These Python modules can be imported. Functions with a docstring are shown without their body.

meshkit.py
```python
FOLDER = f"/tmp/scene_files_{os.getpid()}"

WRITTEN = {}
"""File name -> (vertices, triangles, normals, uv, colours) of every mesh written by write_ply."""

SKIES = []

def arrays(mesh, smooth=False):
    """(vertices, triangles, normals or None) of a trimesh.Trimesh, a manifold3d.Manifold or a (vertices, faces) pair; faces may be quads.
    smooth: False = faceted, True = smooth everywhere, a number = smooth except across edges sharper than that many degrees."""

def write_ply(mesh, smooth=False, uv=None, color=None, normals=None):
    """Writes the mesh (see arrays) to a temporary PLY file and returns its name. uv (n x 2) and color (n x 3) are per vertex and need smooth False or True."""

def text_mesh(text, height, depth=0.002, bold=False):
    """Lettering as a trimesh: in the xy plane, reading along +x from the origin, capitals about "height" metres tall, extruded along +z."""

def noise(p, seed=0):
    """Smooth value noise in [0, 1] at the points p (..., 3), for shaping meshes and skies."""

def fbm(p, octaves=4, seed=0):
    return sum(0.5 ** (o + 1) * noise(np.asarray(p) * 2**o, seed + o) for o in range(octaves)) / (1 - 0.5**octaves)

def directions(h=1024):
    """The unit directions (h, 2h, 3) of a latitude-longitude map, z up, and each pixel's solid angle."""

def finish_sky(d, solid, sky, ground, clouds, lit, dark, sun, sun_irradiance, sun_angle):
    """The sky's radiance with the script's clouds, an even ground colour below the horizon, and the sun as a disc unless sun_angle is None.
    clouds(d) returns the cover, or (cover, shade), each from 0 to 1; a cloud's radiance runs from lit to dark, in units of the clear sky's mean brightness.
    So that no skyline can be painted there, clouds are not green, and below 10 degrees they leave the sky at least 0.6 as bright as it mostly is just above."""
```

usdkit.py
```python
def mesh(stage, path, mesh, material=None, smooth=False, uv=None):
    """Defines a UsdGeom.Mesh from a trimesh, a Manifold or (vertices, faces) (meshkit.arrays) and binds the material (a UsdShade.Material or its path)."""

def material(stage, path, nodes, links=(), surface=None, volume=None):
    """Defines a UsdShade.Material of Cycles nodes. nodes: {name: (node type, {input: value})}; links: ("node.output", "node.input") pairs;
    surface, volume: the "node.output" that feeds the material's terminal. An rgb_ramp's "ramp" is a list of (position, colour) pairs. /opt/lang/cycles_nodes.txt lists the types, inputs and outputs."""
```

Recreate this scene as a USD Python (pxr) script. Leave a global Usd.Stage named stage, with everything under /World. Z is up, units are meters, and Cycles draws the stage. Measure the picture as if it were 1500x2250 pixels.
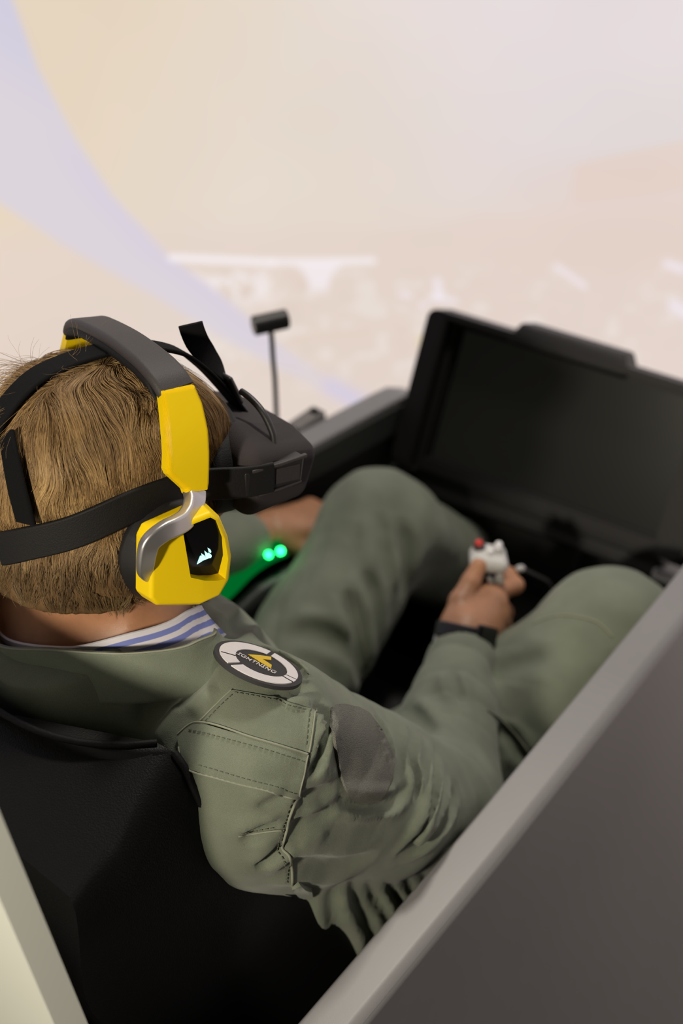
import math, numpy as np, trimesh, manifold3d as m3, usdkit, meshkit
from scipy.spatial import cKDTree
from shapely.geometry import Polygon, Point, box as sbox
from shapely import affinity
from pxr import Usd, UsdGeom, UsdLux, UsdShade, Gf, Sdf, Vt

stage = Usd.Stage.CreateInMemory()
UsdGeom.SetStageUpAxis(stage, 'Z'); UsdGeom.SetStageMetersPerUnit(stage, 1.0)
UsdGeom.Xform.Define(stage, '/World'); UsdGeom.Scope.Define(stage, '/World/Looks')
rng = np.random.default_rng(7)
A_ = np.array

# ------------------------------------------------------------------ camera
CAM, YAW, PITCH, FPX = A_([.66561, -.63251, 1.81478]), .69538, .68939, 2900.0
cF = A_([-math.sin(YAW) * math.cos(PITCH), math.cos(YAW) * math.cos(PITCH), -math.sin(PITCH)])
cR = A_([math.cos(YAW), math.sin(YAW), 0.0]); cU = np.cross(cR, cF)
cam = UsdGeom.Camera.Define(stage, '/World/camera')
cam.CreateHorizontalApertureAttr(24.0); cam.CreateVerticalApertureAttr(36.0)
cam.CreateFocalLengthAttr(24.0 * FPX / 1500); cam.CreateFStopAttr(3.6); cam.CreateFocusDistanceAttr(0.98)
cam.CreateClippingRangeAttr((0.02, 100.0)); cam.CreateExposureAttr(0.0)
cam.AddTransformOp().Set(Gf.Matrix4d(*cR, 0, *cU, 0, *(-cF), 0, *CAM, 1))

# ------------------------------------------------------------------ lights (the lamps of the hall)
def rect_light(name, pos, target, w, h, power, color):
    l = UsdLux.RectLight.Define(stage, '/World/' + name)
    l.CreateWidthAttr(w); l.CreateHeightAttr(h); l.CreateIntensityAttr(power); l.CreateColorAttr(Gf.Vec3f(*color))
    z = A_(pos, float) - A_(target, float); z /= np.linalg.norm(z)
    x = np.cross([0, 1, 0.01], z); x /= np.linalg.norm(x); y = np.cross(z, x)
    l.AddTransformOp().Set(Gf.Matrix4d(*x, 0, *y, 0, *z, 0, *map(float, pos), 1))
    return l
SCREEN_GAIN = 0.98
rect_light('rear_lamp', (0.36, -1.15, 1.735), (0.1, -0.2, 1.0), .08, .08, 720, (1.0, .91, .74))
rect_light('front_lamp', (-0.15, 0.80, 2.85), (0.1, 0.1, 1.0), .25, .25, 125, (1.0, .94, .83))

# ------------------------------------------------------------------ pixel helpers: a photograph pixel and a distance give a place
def ray(px, py): return cF + cR * ((px - 750) / FPX) + cU * ((1125 - py) / FPX)
def at(px, py, d): return CAM + ray(px, py) * d
def proj(P):
    q = np.atleast_2d(P) - CAM; z = q @ cF
    return np.stack([750 + FPX * (q @ cR) / z, 1125 - FPX * (q @ cU) / z, z], 1)
def unit(v):
    v = np.asarray(v, float); return v / np.maximum(np.linalg.norm(v, axis=-1, keepdims=True), 1e-12)

# ------------------------------------------------------------------ stage helpers
taken = {}
def numbered(path):
    n = taken.get(path, 0); taken[path] = n + 1
    return path if n == 0 else f'{path}_{n:03d}'
class Node:
    def __init__(s, path, prim, org): s.path, s.prim, s.org = path, prim, org
def keys(prim, label=None, cat=None, group=None, kind=None):
    for k, v in (('label', label), ('category', cat), ('group', group), ('kind', kind)):
        if v: prim.SetCustomDataByKey(k, v)
def thing(name, label, cat, loc=(0, 0, 0)):
    p = numbered('/World/' + name); x = UsdGeom.Xform.Define(stage, p); x.AddTranslateOp().Set(Gf.Vec3d(*map(float, loc)))
    keys(x.GetPrim(), label, cat); return Node(p, x.GetPrim(), A_(loc, float))
def obj(name, mesh, mat, parent=None, smooth=35, label=None, cat=None, kind=None, colors=None):
    p = numbered((parent.path if parent else '/World') + '/' + name); org = parent.org if parent else np.zeros(3)
    v, f, n = meshkit.arrays(mesh, smooth)
    g = usdkit.mesh(stage, p, (v - org, f), mat, smooth=False)
    if n is not None:
        g.CreateNormalsAttr(Vt.Vec3fArray.FromNumpy(n.astype(np.float32))); g.SetNormalsInterpolation('vertex')
    if colors is not None:
        for nm, c in colors.items():
            c = np.asarray(c, np.float32)
            UsdGeom.PrimvarsAPI(g).CreatePrimvar(nm, Sdf.ValueTypeNames.Color3fArray, 'vertex').Set(Vt.Vec3fArray.FromNumpy(c))
    keys(g.GetPrim(), label, cat, None, kind); return Node(p, g.GetPrim(), org)

# ------------------------------------------------------------------ materials
def lin(r, g, b): return tuple(((c / 255 + .055) / 1.055) ** 2.4 if c > 10 else c / 255 / 12.92 for c in (r, g, b))
def simple(name, col, rough=.5, metal=0., spec=.5, bump=0, bscale=400, var=0, vscale=30, sheen=0, **kw):
    n = {'p': ('principled_bsdf', {'base_color': col, 'roughness': rough, 'metallic': metal, 'specular_ior_level': spec, 'sheen_weight': sheen, **kw})}
    L = []
    if bump or var: n['g'] = ('geometry', {})
    if bump:
        n['bn'] = ('noise_texture', {'scale': bscale, 'detail': 3.0}); n['b'] = ('bump', {'strength': bump, 'distance': .001})
        L += [('g.position', 'bn.vector'), ('bn.fac', 'b.height'), ('b.normal', 'p.normal')]
    if var:
        n['vn'] = ('noise_texture', {'scale': vscale, 'detail': 4.0})
        n['vr'] = ('rgb_ramp', {'ramp': [(.3, tuple(c * (1 - var) for c in col)), (.7, tuple(min(1, c * (1 + var)) for c in col))]})
        L += [('g.position', 'vn.vector'), ('vn.fac', 'vr.fac'), ('vr.color', 'p.base_color')]
    return usdkit.material(stage, '/World/Looks/' + name, n, L, surface='p.BSDF')
def glow(name, col, s):
    return usdkit.material(stage, '/World/Looks/' + name, {'e': ('emission', {'color': col, 'strength': s})}, surface='e.emission')
SUIT = (.172, .191, .143)
M = dict(
    skin=simple('skin', (.40, .19, .10), .5, bump=.12, bscale=900, var=.10, vscale=60, subsurface_weight=.08, subsurface_scale=.004),
    black=simple('black_plastic', (.012, .011, .012), .45, bump=.1, bscale=1500),
    soft=simple('black_leatherette', (.006, .0055, .006), .65, spec=.3, bump=.3, bscale=900),
    fabric=simple('charcoal_fabric', (.040, .034, .036), .85, bump=.5, bscale=1800, spec=.2),
    strap=simple('strap_elastic', (.005, .005, .0055), .9, bump=.5, bscale=1500, spec=.15),
    band=simple('headband_leatherette', (.036, .030, .031), .6, bump=.25, bscale=1300),
    yellow=simple('yellow_plastic', (.86, .60, .004), .40, spec=.3, bump=.06, bscale=2500),
    silver=simple('silver_metal', (.52, .50, .50), .38, metal=.85, bump=.05, bscale=2500),
    gloss=simple('gloss_black', (.006, .006, .007), .12),
    hairbase=simple('hair_base', (.12, .070, .032), .8, spec=.1, var=.3, vscale=90),
    monitor=simple('monitor_plastic', (.010, .009, .010), .5, spec=.35, bump=.15, bscale=900),
    screen=simple('dark_screen_sheen', (.005, .005, .0045), .30, spec=.25, emission_color=(1.0, 1.0, .80), emission_strength=.0045),  # faint even olive emission stands in for a reflection on the display
    seat=simple('seat_vinyl', (.005, .005, .005), .5, spec=.28, bump=.3, bscale=700),
    sill=simple('grey_paint', (.205, .198, .202), .42, bump=.06, bscale=900, var=.05, vscale=6),
    side=simple('side_grey_paint', (.16, .147, .142), .40, bump=.06, bscale=900, var=.06, vscale=5),
    pale=simple('pale_panel_paint', (.62, .63, .57), .55, bump=.06, bscale=900),
    inner=simple('cockpit_black', (.008, .008, .008), .75),
    innergrey=simple('cockpit_dark_grey', (.030, .033, .030), .7),
    gripgrey=simple('grip_light_grey', (.52, .51, .50), .38),
    red=simple('red_button', (.55, .03, .02), .35), white=simple('white_cotton', (.72, .70, .72), .85),
    patchblk=simple('patch_black', (.028, .026, .028), .75, bump=.4, bscale=2500),
    patchwht=simple('patch_white', (.72, .68, .68), .8, bump=.3, bscale=2500),
    patchyel=simple('patch_yellow', (.72, .48, .03), .8, bump=.3, bscale=2500),
    watch=simple('watch_rubber', (.020, .018, .026), .6),
    room=simple('dark_room_paint', (.05, .045, .045), .9), floor=simple('dark_carpet', (.035, .032, .032), .95, bump=.5, bscale=200),
    led=glow('green_led', (.02, 1.0, .18), 9.0), ledstrip=glow('green_led_dim', (.0, .8, .12), .16), logo=glow('logo_glow', (.35, 1.0, .80), 2.2),
)
def cloth(name, col, scale=1.0):
    n = {'g': ('geometry', {}), 'm1': ('mapping', {'rotation': (.6, .5, .785)}),
         'w': ('wave_texture', {'scale': 500.0, 'distortion': 1.0, 'detail': 1.0}) if False else ('noise_texture', {'scale': 1400.0, 'detail': 2.0}),
         'v': ('noise_texture', {'scale': 22.0, 'detail': 5.0}), 'b': ('bump', {'strength': .35, 'distance': .0008}),
         'f': ('noise_texture', {'scale': 2600.0, 'detail': 1.0}),
         'r': ('rgb_ramp', {'ramp': [(.32, tuple(c * .86 for c in col)), (.55, col), (.72, tuple(c * 1.12 for c in col))]}),
         'r2': ('rgb_ramp', {'ramp': [(.3, (.82, .82, .82)), (.7, (1.14, 1.14, 1.14))]}), 'x': ('mix', {'mix_type': 'multiply', 'fac': 1.0}),
         'p': ('principled_bsdf', {'roughness': .88, 'specular_ior_level': .2, 'sheen_weight': .15, 'sheen_roughness': .5})}
    L = [('g.position', 'w.vector'), ('g.position', 'v.vector'), ('g.position', 'f.vector'), ('w.fac', 'b.height'), ('b.normal', 'p.normal'),
         ('v.fac', 'r.fac'), ('f.fac', 'r2.fac'), ('r.color', 'x.color1'), ('r2.color', 'x.color2'), ('x.color', 'p.base_color')]
    return usdkit.material(stage, '/World/Looks/' + name, n, L, surface='p.BSDF')
M['suit'] = cloth('flight_suit_cloth', SUIT)
M['suit2'] = cloth('flight_suit_pocket_cloth', (.177, .198, .149))
M['stitch'] = simple('stitch_thread', (.11, .118, .09), .9); M['stitch2'] = simple('edge_thread', (.25, .26, .20), .9)
M['velcro'] = simple('velcro_pile', (.185, .184, .162), .95, bump=1.0, bscale=1500, var=.35, vscale=1600, spec=.1)
def vcol(name, attr, rough):
    return usdkit.material(stage, '/World/Looks/' + name, {'a': ('attribute', {'attribute': attr}), 'p': ('principled_bsdf', {'roughness': rough, 'specular_ior_level': .2})}, [('a.color', 'p.base_color')], surface='p.BSDF')
M['stripe'] = vcol('striped_shirt', 'stripe', .85)
M['projection'] = usdkit.material(stage, '/World/Looks/projected_picture', {'a': ('attribute', {'attribute': 'picture'}), 'e': ('emission', {'strength': SCREEN_GAIN})}, [('a.color', 'e.color')], surface='e.emission')
M['hair'] = usdkit.material(stage, '/World/Looks/hair_strand', {'a': ('attribute', {'attribute': 'tone'}), 'p': ('principled_bsdf', {'roughness': .45, 'specular_ior_level': .35})}, [('a.color', 'p.base_color')], surface='p.BSDF')

# ------------------------------------------------------------------ mesh helpers
def sweep(path, prof, normal=None, scale=1.0, cap=True, closed=False):
    """prof (M x 2: side, up) carried along path; normal: 'up' direction at each point."""
    path = np.asarray(path, float); N = len(path); prof = np.asarray(prof, float); K = len(prof)
    t = unit(np.gradient(path, axis=0)) if not closed else unit(np.roll(path, -1, 0) - np.roll(path, 1, 0))
    if normal is None:
        n = np.zeros_like(path); a = A_([0, 0, 1.]) if abs(t[0, 2]) < .9 else A_([1., 0, 0]); n[0] = unit(a - t[0] * (a @ t[0]))
        for i in range(1, N): n[i] = unit(n[i - 1] - t[i] * (n[i - 1] @ t[i]))
    else:
        n = np.broadcast_to(np.asarray(normal, float), path.shape).copy(); n = unit(n - t * (n * t).sum(1, keepdims=True))
    s = np.cross(t, n); sc = np.broadcast_to(np.asarray(scale, float), (N,)) if np.ndim(scale) < 2 else None
    sx, sy = (sc, sc) if sc is not None else (np.asarray(scale)[:, 0], np.asarray(scale)[:, 1])
    v = (path[:, None] + prof[None, :, 0, None] * s[:, None] * sx[:, None, None] + prof[None, :, 1, None] * n[:, None] * sy[:, None, None]).reshape(-1, 3)
    f = []
    i, k = np.meshgrid(np.arange(N if closed else N - 1), np.arange(K), indexing='ij'); i, k = i.ravel(), k.ravel(); j, l = (i + 1) % N, (k + 1) % K
    a, b, c, d = i * K + k, i * K + l, j * K + l, j * K + k
    f = np.vstack([np.stack([a, b, c], 1), np.stack([a, c, d], 1)])
    if cap and not closed:
        for e, flip in ((0, True), (N - 1, False)):
            c0 = len(v); v = np.vstack([v, v[e * K:e * K + K].mean(0)])
            q = np.arange(K); tri = np.stack([np.full(K, c0), e * K + q, e * K + (q + 1) % K], 1)
            f = np.vstack([f, tri[:, ::-1] if flip else tri])
    m = trimesh.Trimesh(v, f, process=False)
    if m.volume < 0: m.invert()
    return m
def circle(r, n=12, ry=None): a = np.arange(n) * 2 * np.pi / n; return np.stack([r * np.cos(a), (ry or r) * np.sin(a)], 1)
def rrect(w, h, r, n=4):
    a = np.concatenate([np.linspace(q * np.pi / 2, (q + 1) * np.pi / 2, n + 1) for q in range(4)]); r = min(r, w / 2 * .999, h / 2 * .999)
    cx = np.repeat([1, -1, -1, 1], n + 1) * (w / 2 - r); cy = np.repeat([1, 1, -1, -1], n + 1) * (h / 2 - r)
    return np.stack([cx + r * np.cos(a), cy + r * np.sin(a)], 1)
def spline(P, n=40):
    P = np.asarray(P, float); u = np.r_[0, np.cumsum(np.linalg.norm(np.diff(P, axis=0), axis=1))]
    from scipy.interpolate import CubicSpline, PchipInterpolator
    return PchipInterpolator(u, P)(np.linspace(0, u[-1], n))
def hull(*balls, seg=16):
    """rounded solid: hull of balls (centre, radius)"""
    pts = []
    for c, r in balls:
        s = m3.Manifold.sphere(r, seg).translate([float(x) for x in c]); pts.append(s)
    return m3.Manifold.batch_hull(pts)
def tm(man):
    m = man.to_mesh(); return trimesh.Trimesh(np.array(m.vert_properties[:, :3]), np.array(m.tri_verts), process=False)
def rbox(lo, hi, r=.004, seg=12):
    lo, hi = A_(lo, float) + r, A_(hi, float) - r
    return hull(*[((x, y, z), r) for x in (lo[0], hi[0]) for y in (lo[1], hi[1]) for z in (lo[2], hi[2])], seg=seg)
def frame_mesh(m, o, x, y, z):
    if not isinstance(m, trimesh.Trimesh): m = tm(m)
    v = np.asarray(m.vertices); w = np.asarray(o) + v[:, :1] * x + v[:, 1:2] * y + v[:, 2:] * z
    q = trimesh.Trimesh(w, m.faces.copy(), process=False)
    if np.dot(np.cross(x, y), z) < 0: q.invert()
    return q
def cat(*ms): return trimesh.util.concatenate([m if isinstance(m, trimesh.Trimesh) else tm(m) for m in ms])
def extrude(poly, d):
    gs = getattr(poly, 'geoms', [poly]); return trimesh.util.concatenate([trimesh.creation.extrude_polygon(g, d, engine='earcut') for g in gs])

# ------------------------------------------------------------------ signed distance modelling
def sm(a, b, k):
    h = np.clip(.5 + .5 * (b - a) / k, 0, 1); return b + (a - b) * h - k * h * (1 - h)
def cone(P, a, b, ra, rb):
    a, b = np.asarray(a, np.float32), np.asarray(b, np.float32); d = b - a
    t = np.clip((P - a) @ d / (d @ d), 0, 1); return np.linalg.norm(P - a - t[:, None] * d, axis=1) - (ra + (rb - ra) * t)
def ell(P, c, R, fr=None):
    q = P - np.asarray(c, np.float32)
    if fr is not None: q = q @ np.asarray(fr, np.float32).T
    R = np.asarray(R, np.float32); k = np.linalg.norm(q / R, axis=1); g = np.linalg.norm(q / R ** 2, axis=1)
    return k * (k - 1) / np.maximum(g, 1e-6)
def surface(f, lo, hi, h, newton=2):
    lo, hi = A_(lo, float), A_(hi, float); B = 8; nb = np.ceil((hi - lo) / (h * B)).astype(int) + 1; n = nb * B
    bc = np.stack(np.meshgrid(*[np.arange(k) for k in nb], indexing='ij'), -1).reshape(-1, 3)
    d = f((lo + (bc + .5) * B * h - .5 * h).astype(np.float32)); V = np.empty(n, np.float32).reshape(nb[0], B, nb[1], B, nb[2], B)
    V[:] = d.reshape(nb)[:, None, :, None, :, None]
    act = np.abs(d) < h * B * .87 * 1.5 + .006; o = np.stack(np.meshgrid(*[np.arange(B)] * 3, indexing='ij'), -1).reshape(-1, 3)
    for part in np.array_split(bc[act], max(1, act.sum() // 800)):
        P = lo + (part[:, None] * B + o[None]) * h
        V[part[:, 0], :, part[:, 1], :, part[:, 2], :] = f(P.reshape(-1, 3).astype(np.float32)).reshape(-1, B, B, B)
    V = V.reshape(n); S = V < 0
    cnt = sum(S[a:n[0] - 1 + a, b:n[1] - 1 + b, c:n[2] - 1 + c].astype(np.int8) for a in (0, 1) for b in (0, 1) for c in (0, 1))
    cells = np.argwhere((cnt > 0) & (cnt < 8)); idx = np.full(n - 1, -1, np.int32); idx[tuple(cells.T)] = np.arange(len(cells))
    cor = [(a, b, c) for a in (0, 1) for b in (0, 1) for c in (0, 1)]; acc = np.zeros((len(cells), 3)); num = np.zeros(len(cells))
    val = {c: V[tuple((cells + c).T)] for c in cor}
    for a in cor:
        for ax in range(3):
            if a[ax] == 0:
                b = list(a); b[ax] = 1; b = tuple(b); va, vb = val[a], val[b]; x = (va < 0) != (vb < 0)
                t = np.where(x, va / np.where(x, va - vb, 1), 0); p = A_(a, float)[None] + t[:, None] * (A_(b) - A_(a))
                acc += p * x[:, None]; num += x
    v = lo + (cells + acc / num[:, None]) * h; F = []
    for ax in range(3):
        sl0 = [slice(None)] * 3; sl1 = [slice(None)] * 3; sl0[ax] = slice(0, -1); sl1[ax] = slice(1, None)
        e = np.argwhere(S[tuple(sl0)] != S[tuple(sl1)]); u, w = (ax + 1) % 3, (ax + 2) % 3
        e = e[(e[:, u] > 0) & (e[:, w] > 0) & (e[:, u] < n[u] - 1) & (e[:, w] < n[w] - 1)]
        ins = S[tuple(e.T)]; q = []
        for du, dw in ((-1, -1), (0, -1), (0, 0), (-1, 0)):
            k = e.copy(); k[:, u] += du; k[:, w] += dw; q.append(idx[tuple(k.T)])
        q = np.stack(q, 1); q[~ins] = q[~ins][:, ::-1]; q = q[(q >= 0).all(1)]
        F += [q[:, [0, 1, 2]], q[:, [0, 2, 3]]]
    for _ in range(newton):
        d = f(v.astype(np.float32)); g = grad(f, v); v = v - g * np.clip(d, -h * .6, h * .6)[:, None] * .8
    return trimesh.Trimesh(v, np.vstack(F), process=False)
def grad(f, v, e=.0012):
    v = np.asarray(v, np.float32); g = np.stack([f(v + e * A_(a, np.float32)) - f(v - e * A_(a, np.float32)) for a in np.eye(3)], 1); return unit(g)
def trace(f, px, d0=.6, d1=2.2, step=.75, it=70):
    """places on the surface of f seen at the photograph pixels px"""
    px = np.atleast_2d(A_(px, float)); D = cF + np.outer((px[:, 0] - 750) / FPX, cR) + np.outer((1125 - px[:, 1]) / FPX, cU)
    L = np.linalg.norm(D, axis=1); t = np.full(len(px), d0)
    for _ in range(it): t = np.minimum(t + f((CAM + D * t[:, None]).astype(np.float32)) * step / L, d1)
    return CAM + D * t[:, None], t

# ------------------------------------------------------------------ head frame
HO = at(225, 1100, 1.05)
hy = unit(cR * .85 + cU * .18 + cF * .46); hx = cR * .5 - cU * .3 - cF * .81; hx = unit(hx - hy * (hx @ hy)); hz = np.cross(hx, hy)
hx = unit(hx - .089 * hz + .09 * hy); hy = unit(hy - hx * (hy @ hx)); hz = np.cross(hx, hy)
HF = np.stack([hx, hy, hz])
def H(p): return HO + np.asarray(p, float) @ HF
def toH(P): return (P - HO.astype(np.float32)) @ HF.T.astype(np.float32)

# ------------------------------------------------------------------ joints of the seated pilot
J = dict(hip=(0, 0, .60), rs=(.178, -.150, 1.022), ls=(-.185, -.146, 1.022), re=(.222, .035, .775), rw=at(1020, 1418, 1.47),
         le=(-.29, .01, .80), lw=(-.236, .300, .712), rh=(.095, 0, .60), lh=(-.045, 0, .60), rk=at(1338, 1402, 1.50), lk=at(832, 1165, 1.72),
         ra=(.15, .74, .34), la=(-.13, .76, .34), c7=(0, -.204, 1.052))
J = {k: A_(v, float) for k, v in J.items()}
tU = unit(J['c7'] - J['hip']); tN = unit(np.cross([1., 0, 0], tU)) * 1.0
if tN[1] < 0: tN = -tN
TX = A_([1., 0, 0])
secS = [-.12, -.05, 0, .08, .18, .28, .36, .42, .46, .50, .54]
secW = [.120, .165, .185, .178, .165, .172, .185, .182, .160, .105, .070]
secD = [.080, .120, .130, .122, .112, .120, .128, .118, .100, .078, .060]
secO = [.0, .0, .0, .005, .012, .012, .012, .010, .010, .014, .02]
def torso(P, grow=0.0):
    q = P - J['hip'].astype(np.float32); s = q @ tU.astype(np.float32); x = q[:, 0]; n = q @ tN.astype(np.float32)
    w = np.interp(s, secS, secW) + grow; d = np.interp(s, secS, secD) + grow; n = n - np.interp(s, secS, secO)
    k = np.sqrt((x / w) ** 2 + (n / d) ** 2 + 1e-9); g = np.sqrt((x / w ** 2) ** 2 + (n / d ** 2) ** 2 + 1e-9)
    r = k * (k - 1) / g
    return np.maximum(r, np.maximum(s - (.53 + grow), -.13 - grow - s))
pc = at(568, 1457, .990); um, vm = unit(cR * .93 - cU * .37), unit(cR * .37 + cU * .93); Rp = 92 / FPX * .985; k_ = .24
ux = um; uy = unit(vm * k_ + cF * math.sqrt(1 - k_ * k_)); un = np.cross(ux, uy)
NB, NT = J['c7'] + A_([.004, .055, .005]), H((0, -.02, -.035))          # neck base and top
def suit_base(P):
    P = P.astype(np.float32)
    d = torso(P)
    for s, h, k, a in (('r', 'rh', 'rk', 'ra'), ('l', 'lh', 'lk', 'la')):
        leg = cone(P, J[h], J[k], .096 if s == 'r' else .080, .077 if s == 'r' else .073)
        leg = sm(leg, cone(P, J[k], J[a], .074, .060), .03)
        d = sm(d, leg, .035)
    d = sm(d, ell(P, J['hip'] + A_([0, -.01, .0]), (.185, .135, .12)), .04)
    for s in 'rl':
        sh, el, wr = J[s + 's'], J[s + 'e'], J[s + 'w']
        arm = sm(cone(P, sh, el, .072, .066), cone(P, sh + A_([.010 * (1 if s == 'r' else -1), -.002, -.06]), sh * .45 + el * .55 + A_([0, -.012, -.010]), .070, .070), .03)
        d = sm(d, cone(P, NB + A_([0, -.01, -.015]), sh, .045, .052), .04)
        d = sm(d, cone(P, sh, sh * .75 + el * .25, .068, .060), .04)
        fa = cone(P, el, wr, .066, .034)
        fa = np.maximum(fa, (P - (wr - unit(wr - el) * .024).astype(np.float32)) @ unit(wr - el).astype(np.float32))
        d = sm(d, sm(arm, fa, .03), .006)
    d = sm(d, cone(P, (.165, -.175, .985), (.158, -.115, .83), .070, .076), .03); 
    ph = (P[:, 1] + .35 * P[:, 0]) * 285 + 3.0 * np.sin(P[:, 2] * 31) + 1.7 * np.sin(P[:, 1] * 47 + P[:, 2] * 20)
    d = sm(d, cone(P, (.182, -.118, .842), (.198, -.03, .72), .070, .084) - .0030 * np.sin(ph) - .0018 * np.sin(ph * .53 + 1), .012)      # loose back and hip of the suit
    # neck opening
    neck = cone(P, NB - (NT - NB) * .10, NB + (NT - NB) * 1.5, .084, .092)
    d = np.maximum(d, -neck)
    v = P - pc.astype(np.float32); h = v @ un.astype(np.float32) + .0028; r = np.linalg.norm(np.cross(v, un.astype(np.float32)), axis=1)     # flat place for the patch
    return np.maximum(d, -np.maximum(-h, r - Rp * 1.25))
CREASES = []
def folds(P, amp=1.0):
    """soft wrinkles of the cloth: broad noise everywhere, sharper folds across the bent elbow, the shoulder and the lap"""
    P64 = np.asarray(P, float)
    w = P64 + .012 * (np.stack([meshkit.noise(P64 * 11, s) for s in (1, 2, 3)], 1) - .5)
    o = .0075 * (meshkit.noise(w * A_([17, 17, 13]), 5) - .5) + .0035 * (meshkit.noise(w * 38, 6) - .5)
    for c, r, ax, fr, a in FOLDS:
        m = np.exp(-((P64 - c) ** 2).sum(1) / r ** 2); ph = (w - c) @ ax * fr + 2.5 * meshkit.noise(w * 9, 8)
        o += a * m * (1 - np.abs(np.sin(ph))) ** 1.6
    return o
def arm_ax(a, b): return unit(J[b] - J[a])
FOLDS = [(J['re'], .075, unit(arm_ax('rs', 're') + .5 * arm_ax('re', 'rw')), 95, -.0035),
         (J['rs'] + A_([.02, .06, -.06]), .07, unit(A_([.75, .3, -.4])), 90, -.003),
         (J['rw'] * .7 + J['re'] * .3, .08, arm_ax('re', 'rw'), 85, -.003),
         (A_([.13, .05, .70]), .10, unit(A_([.8, .55, 0])), 75, -.006), (A_([-.10, .09, .70]), .12, unit(A_([.9, .4, .1])), 70, -.006),
         (J['lk'] + A_([.03, -.1, -.02]), .10, unit(A_([.9, .3, .3])), 80, -.004),
         (A_([.09, -.02, 1.0]), .10, unit(A_([.8, .2, .5])), 60, -.004)]
FOLDS = [(np.asarray(c, float), r, x, f, a) for c, r, x, f, a in FOLDS]
def suit_sdf(P):
    d = suit_base(P); near = np.abs(d) < .03
    if near.any():
        Q = P[near]; e = -folds(Q)
        for tr_, am_, w_, lo_, hi_ in CREASES:
            m = ((Q > lo_) & (Q < hi_)).all(1)
            if m.any():
                r, i = tr_.query(Q[m]); e[m] += am_[i] * (np.exp(-(r / w_) ** 2) - .35 * np.exp(-((r - 2.2 * w_) / (1.1 * w_)) ** 2))
        d = d.copy(); d[near] += e.astype(np.float32) * np.clip(1 - np.abs(d[near]) / .03, 0, 1) ** .3
    return d
def crease(px, amp, w):
    """a drawn-in fold of the cloth along a line"""
    P = trace(suit_base, spline(np.hstack([A_(px, float), np.zeros((len(px), 1))]), 90)[:, :2])[0]
    j = np.linalg.norm(np.diff(P, axis=0), axis=1); j = np.flatnonzero(j > max(.012, 4 * np.median(j)))
    if len(j): seg_ = max(np.split(np.arange(90), j + 1), key=len); P = P[seg_]
    u = np.linspace(0, 1, len(P)); return P, amp * 1.9 * np.clip(np.minimum(u, 1 - u) * 4, .05, 1), np.full(len(P), w * 1.05)
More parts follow.
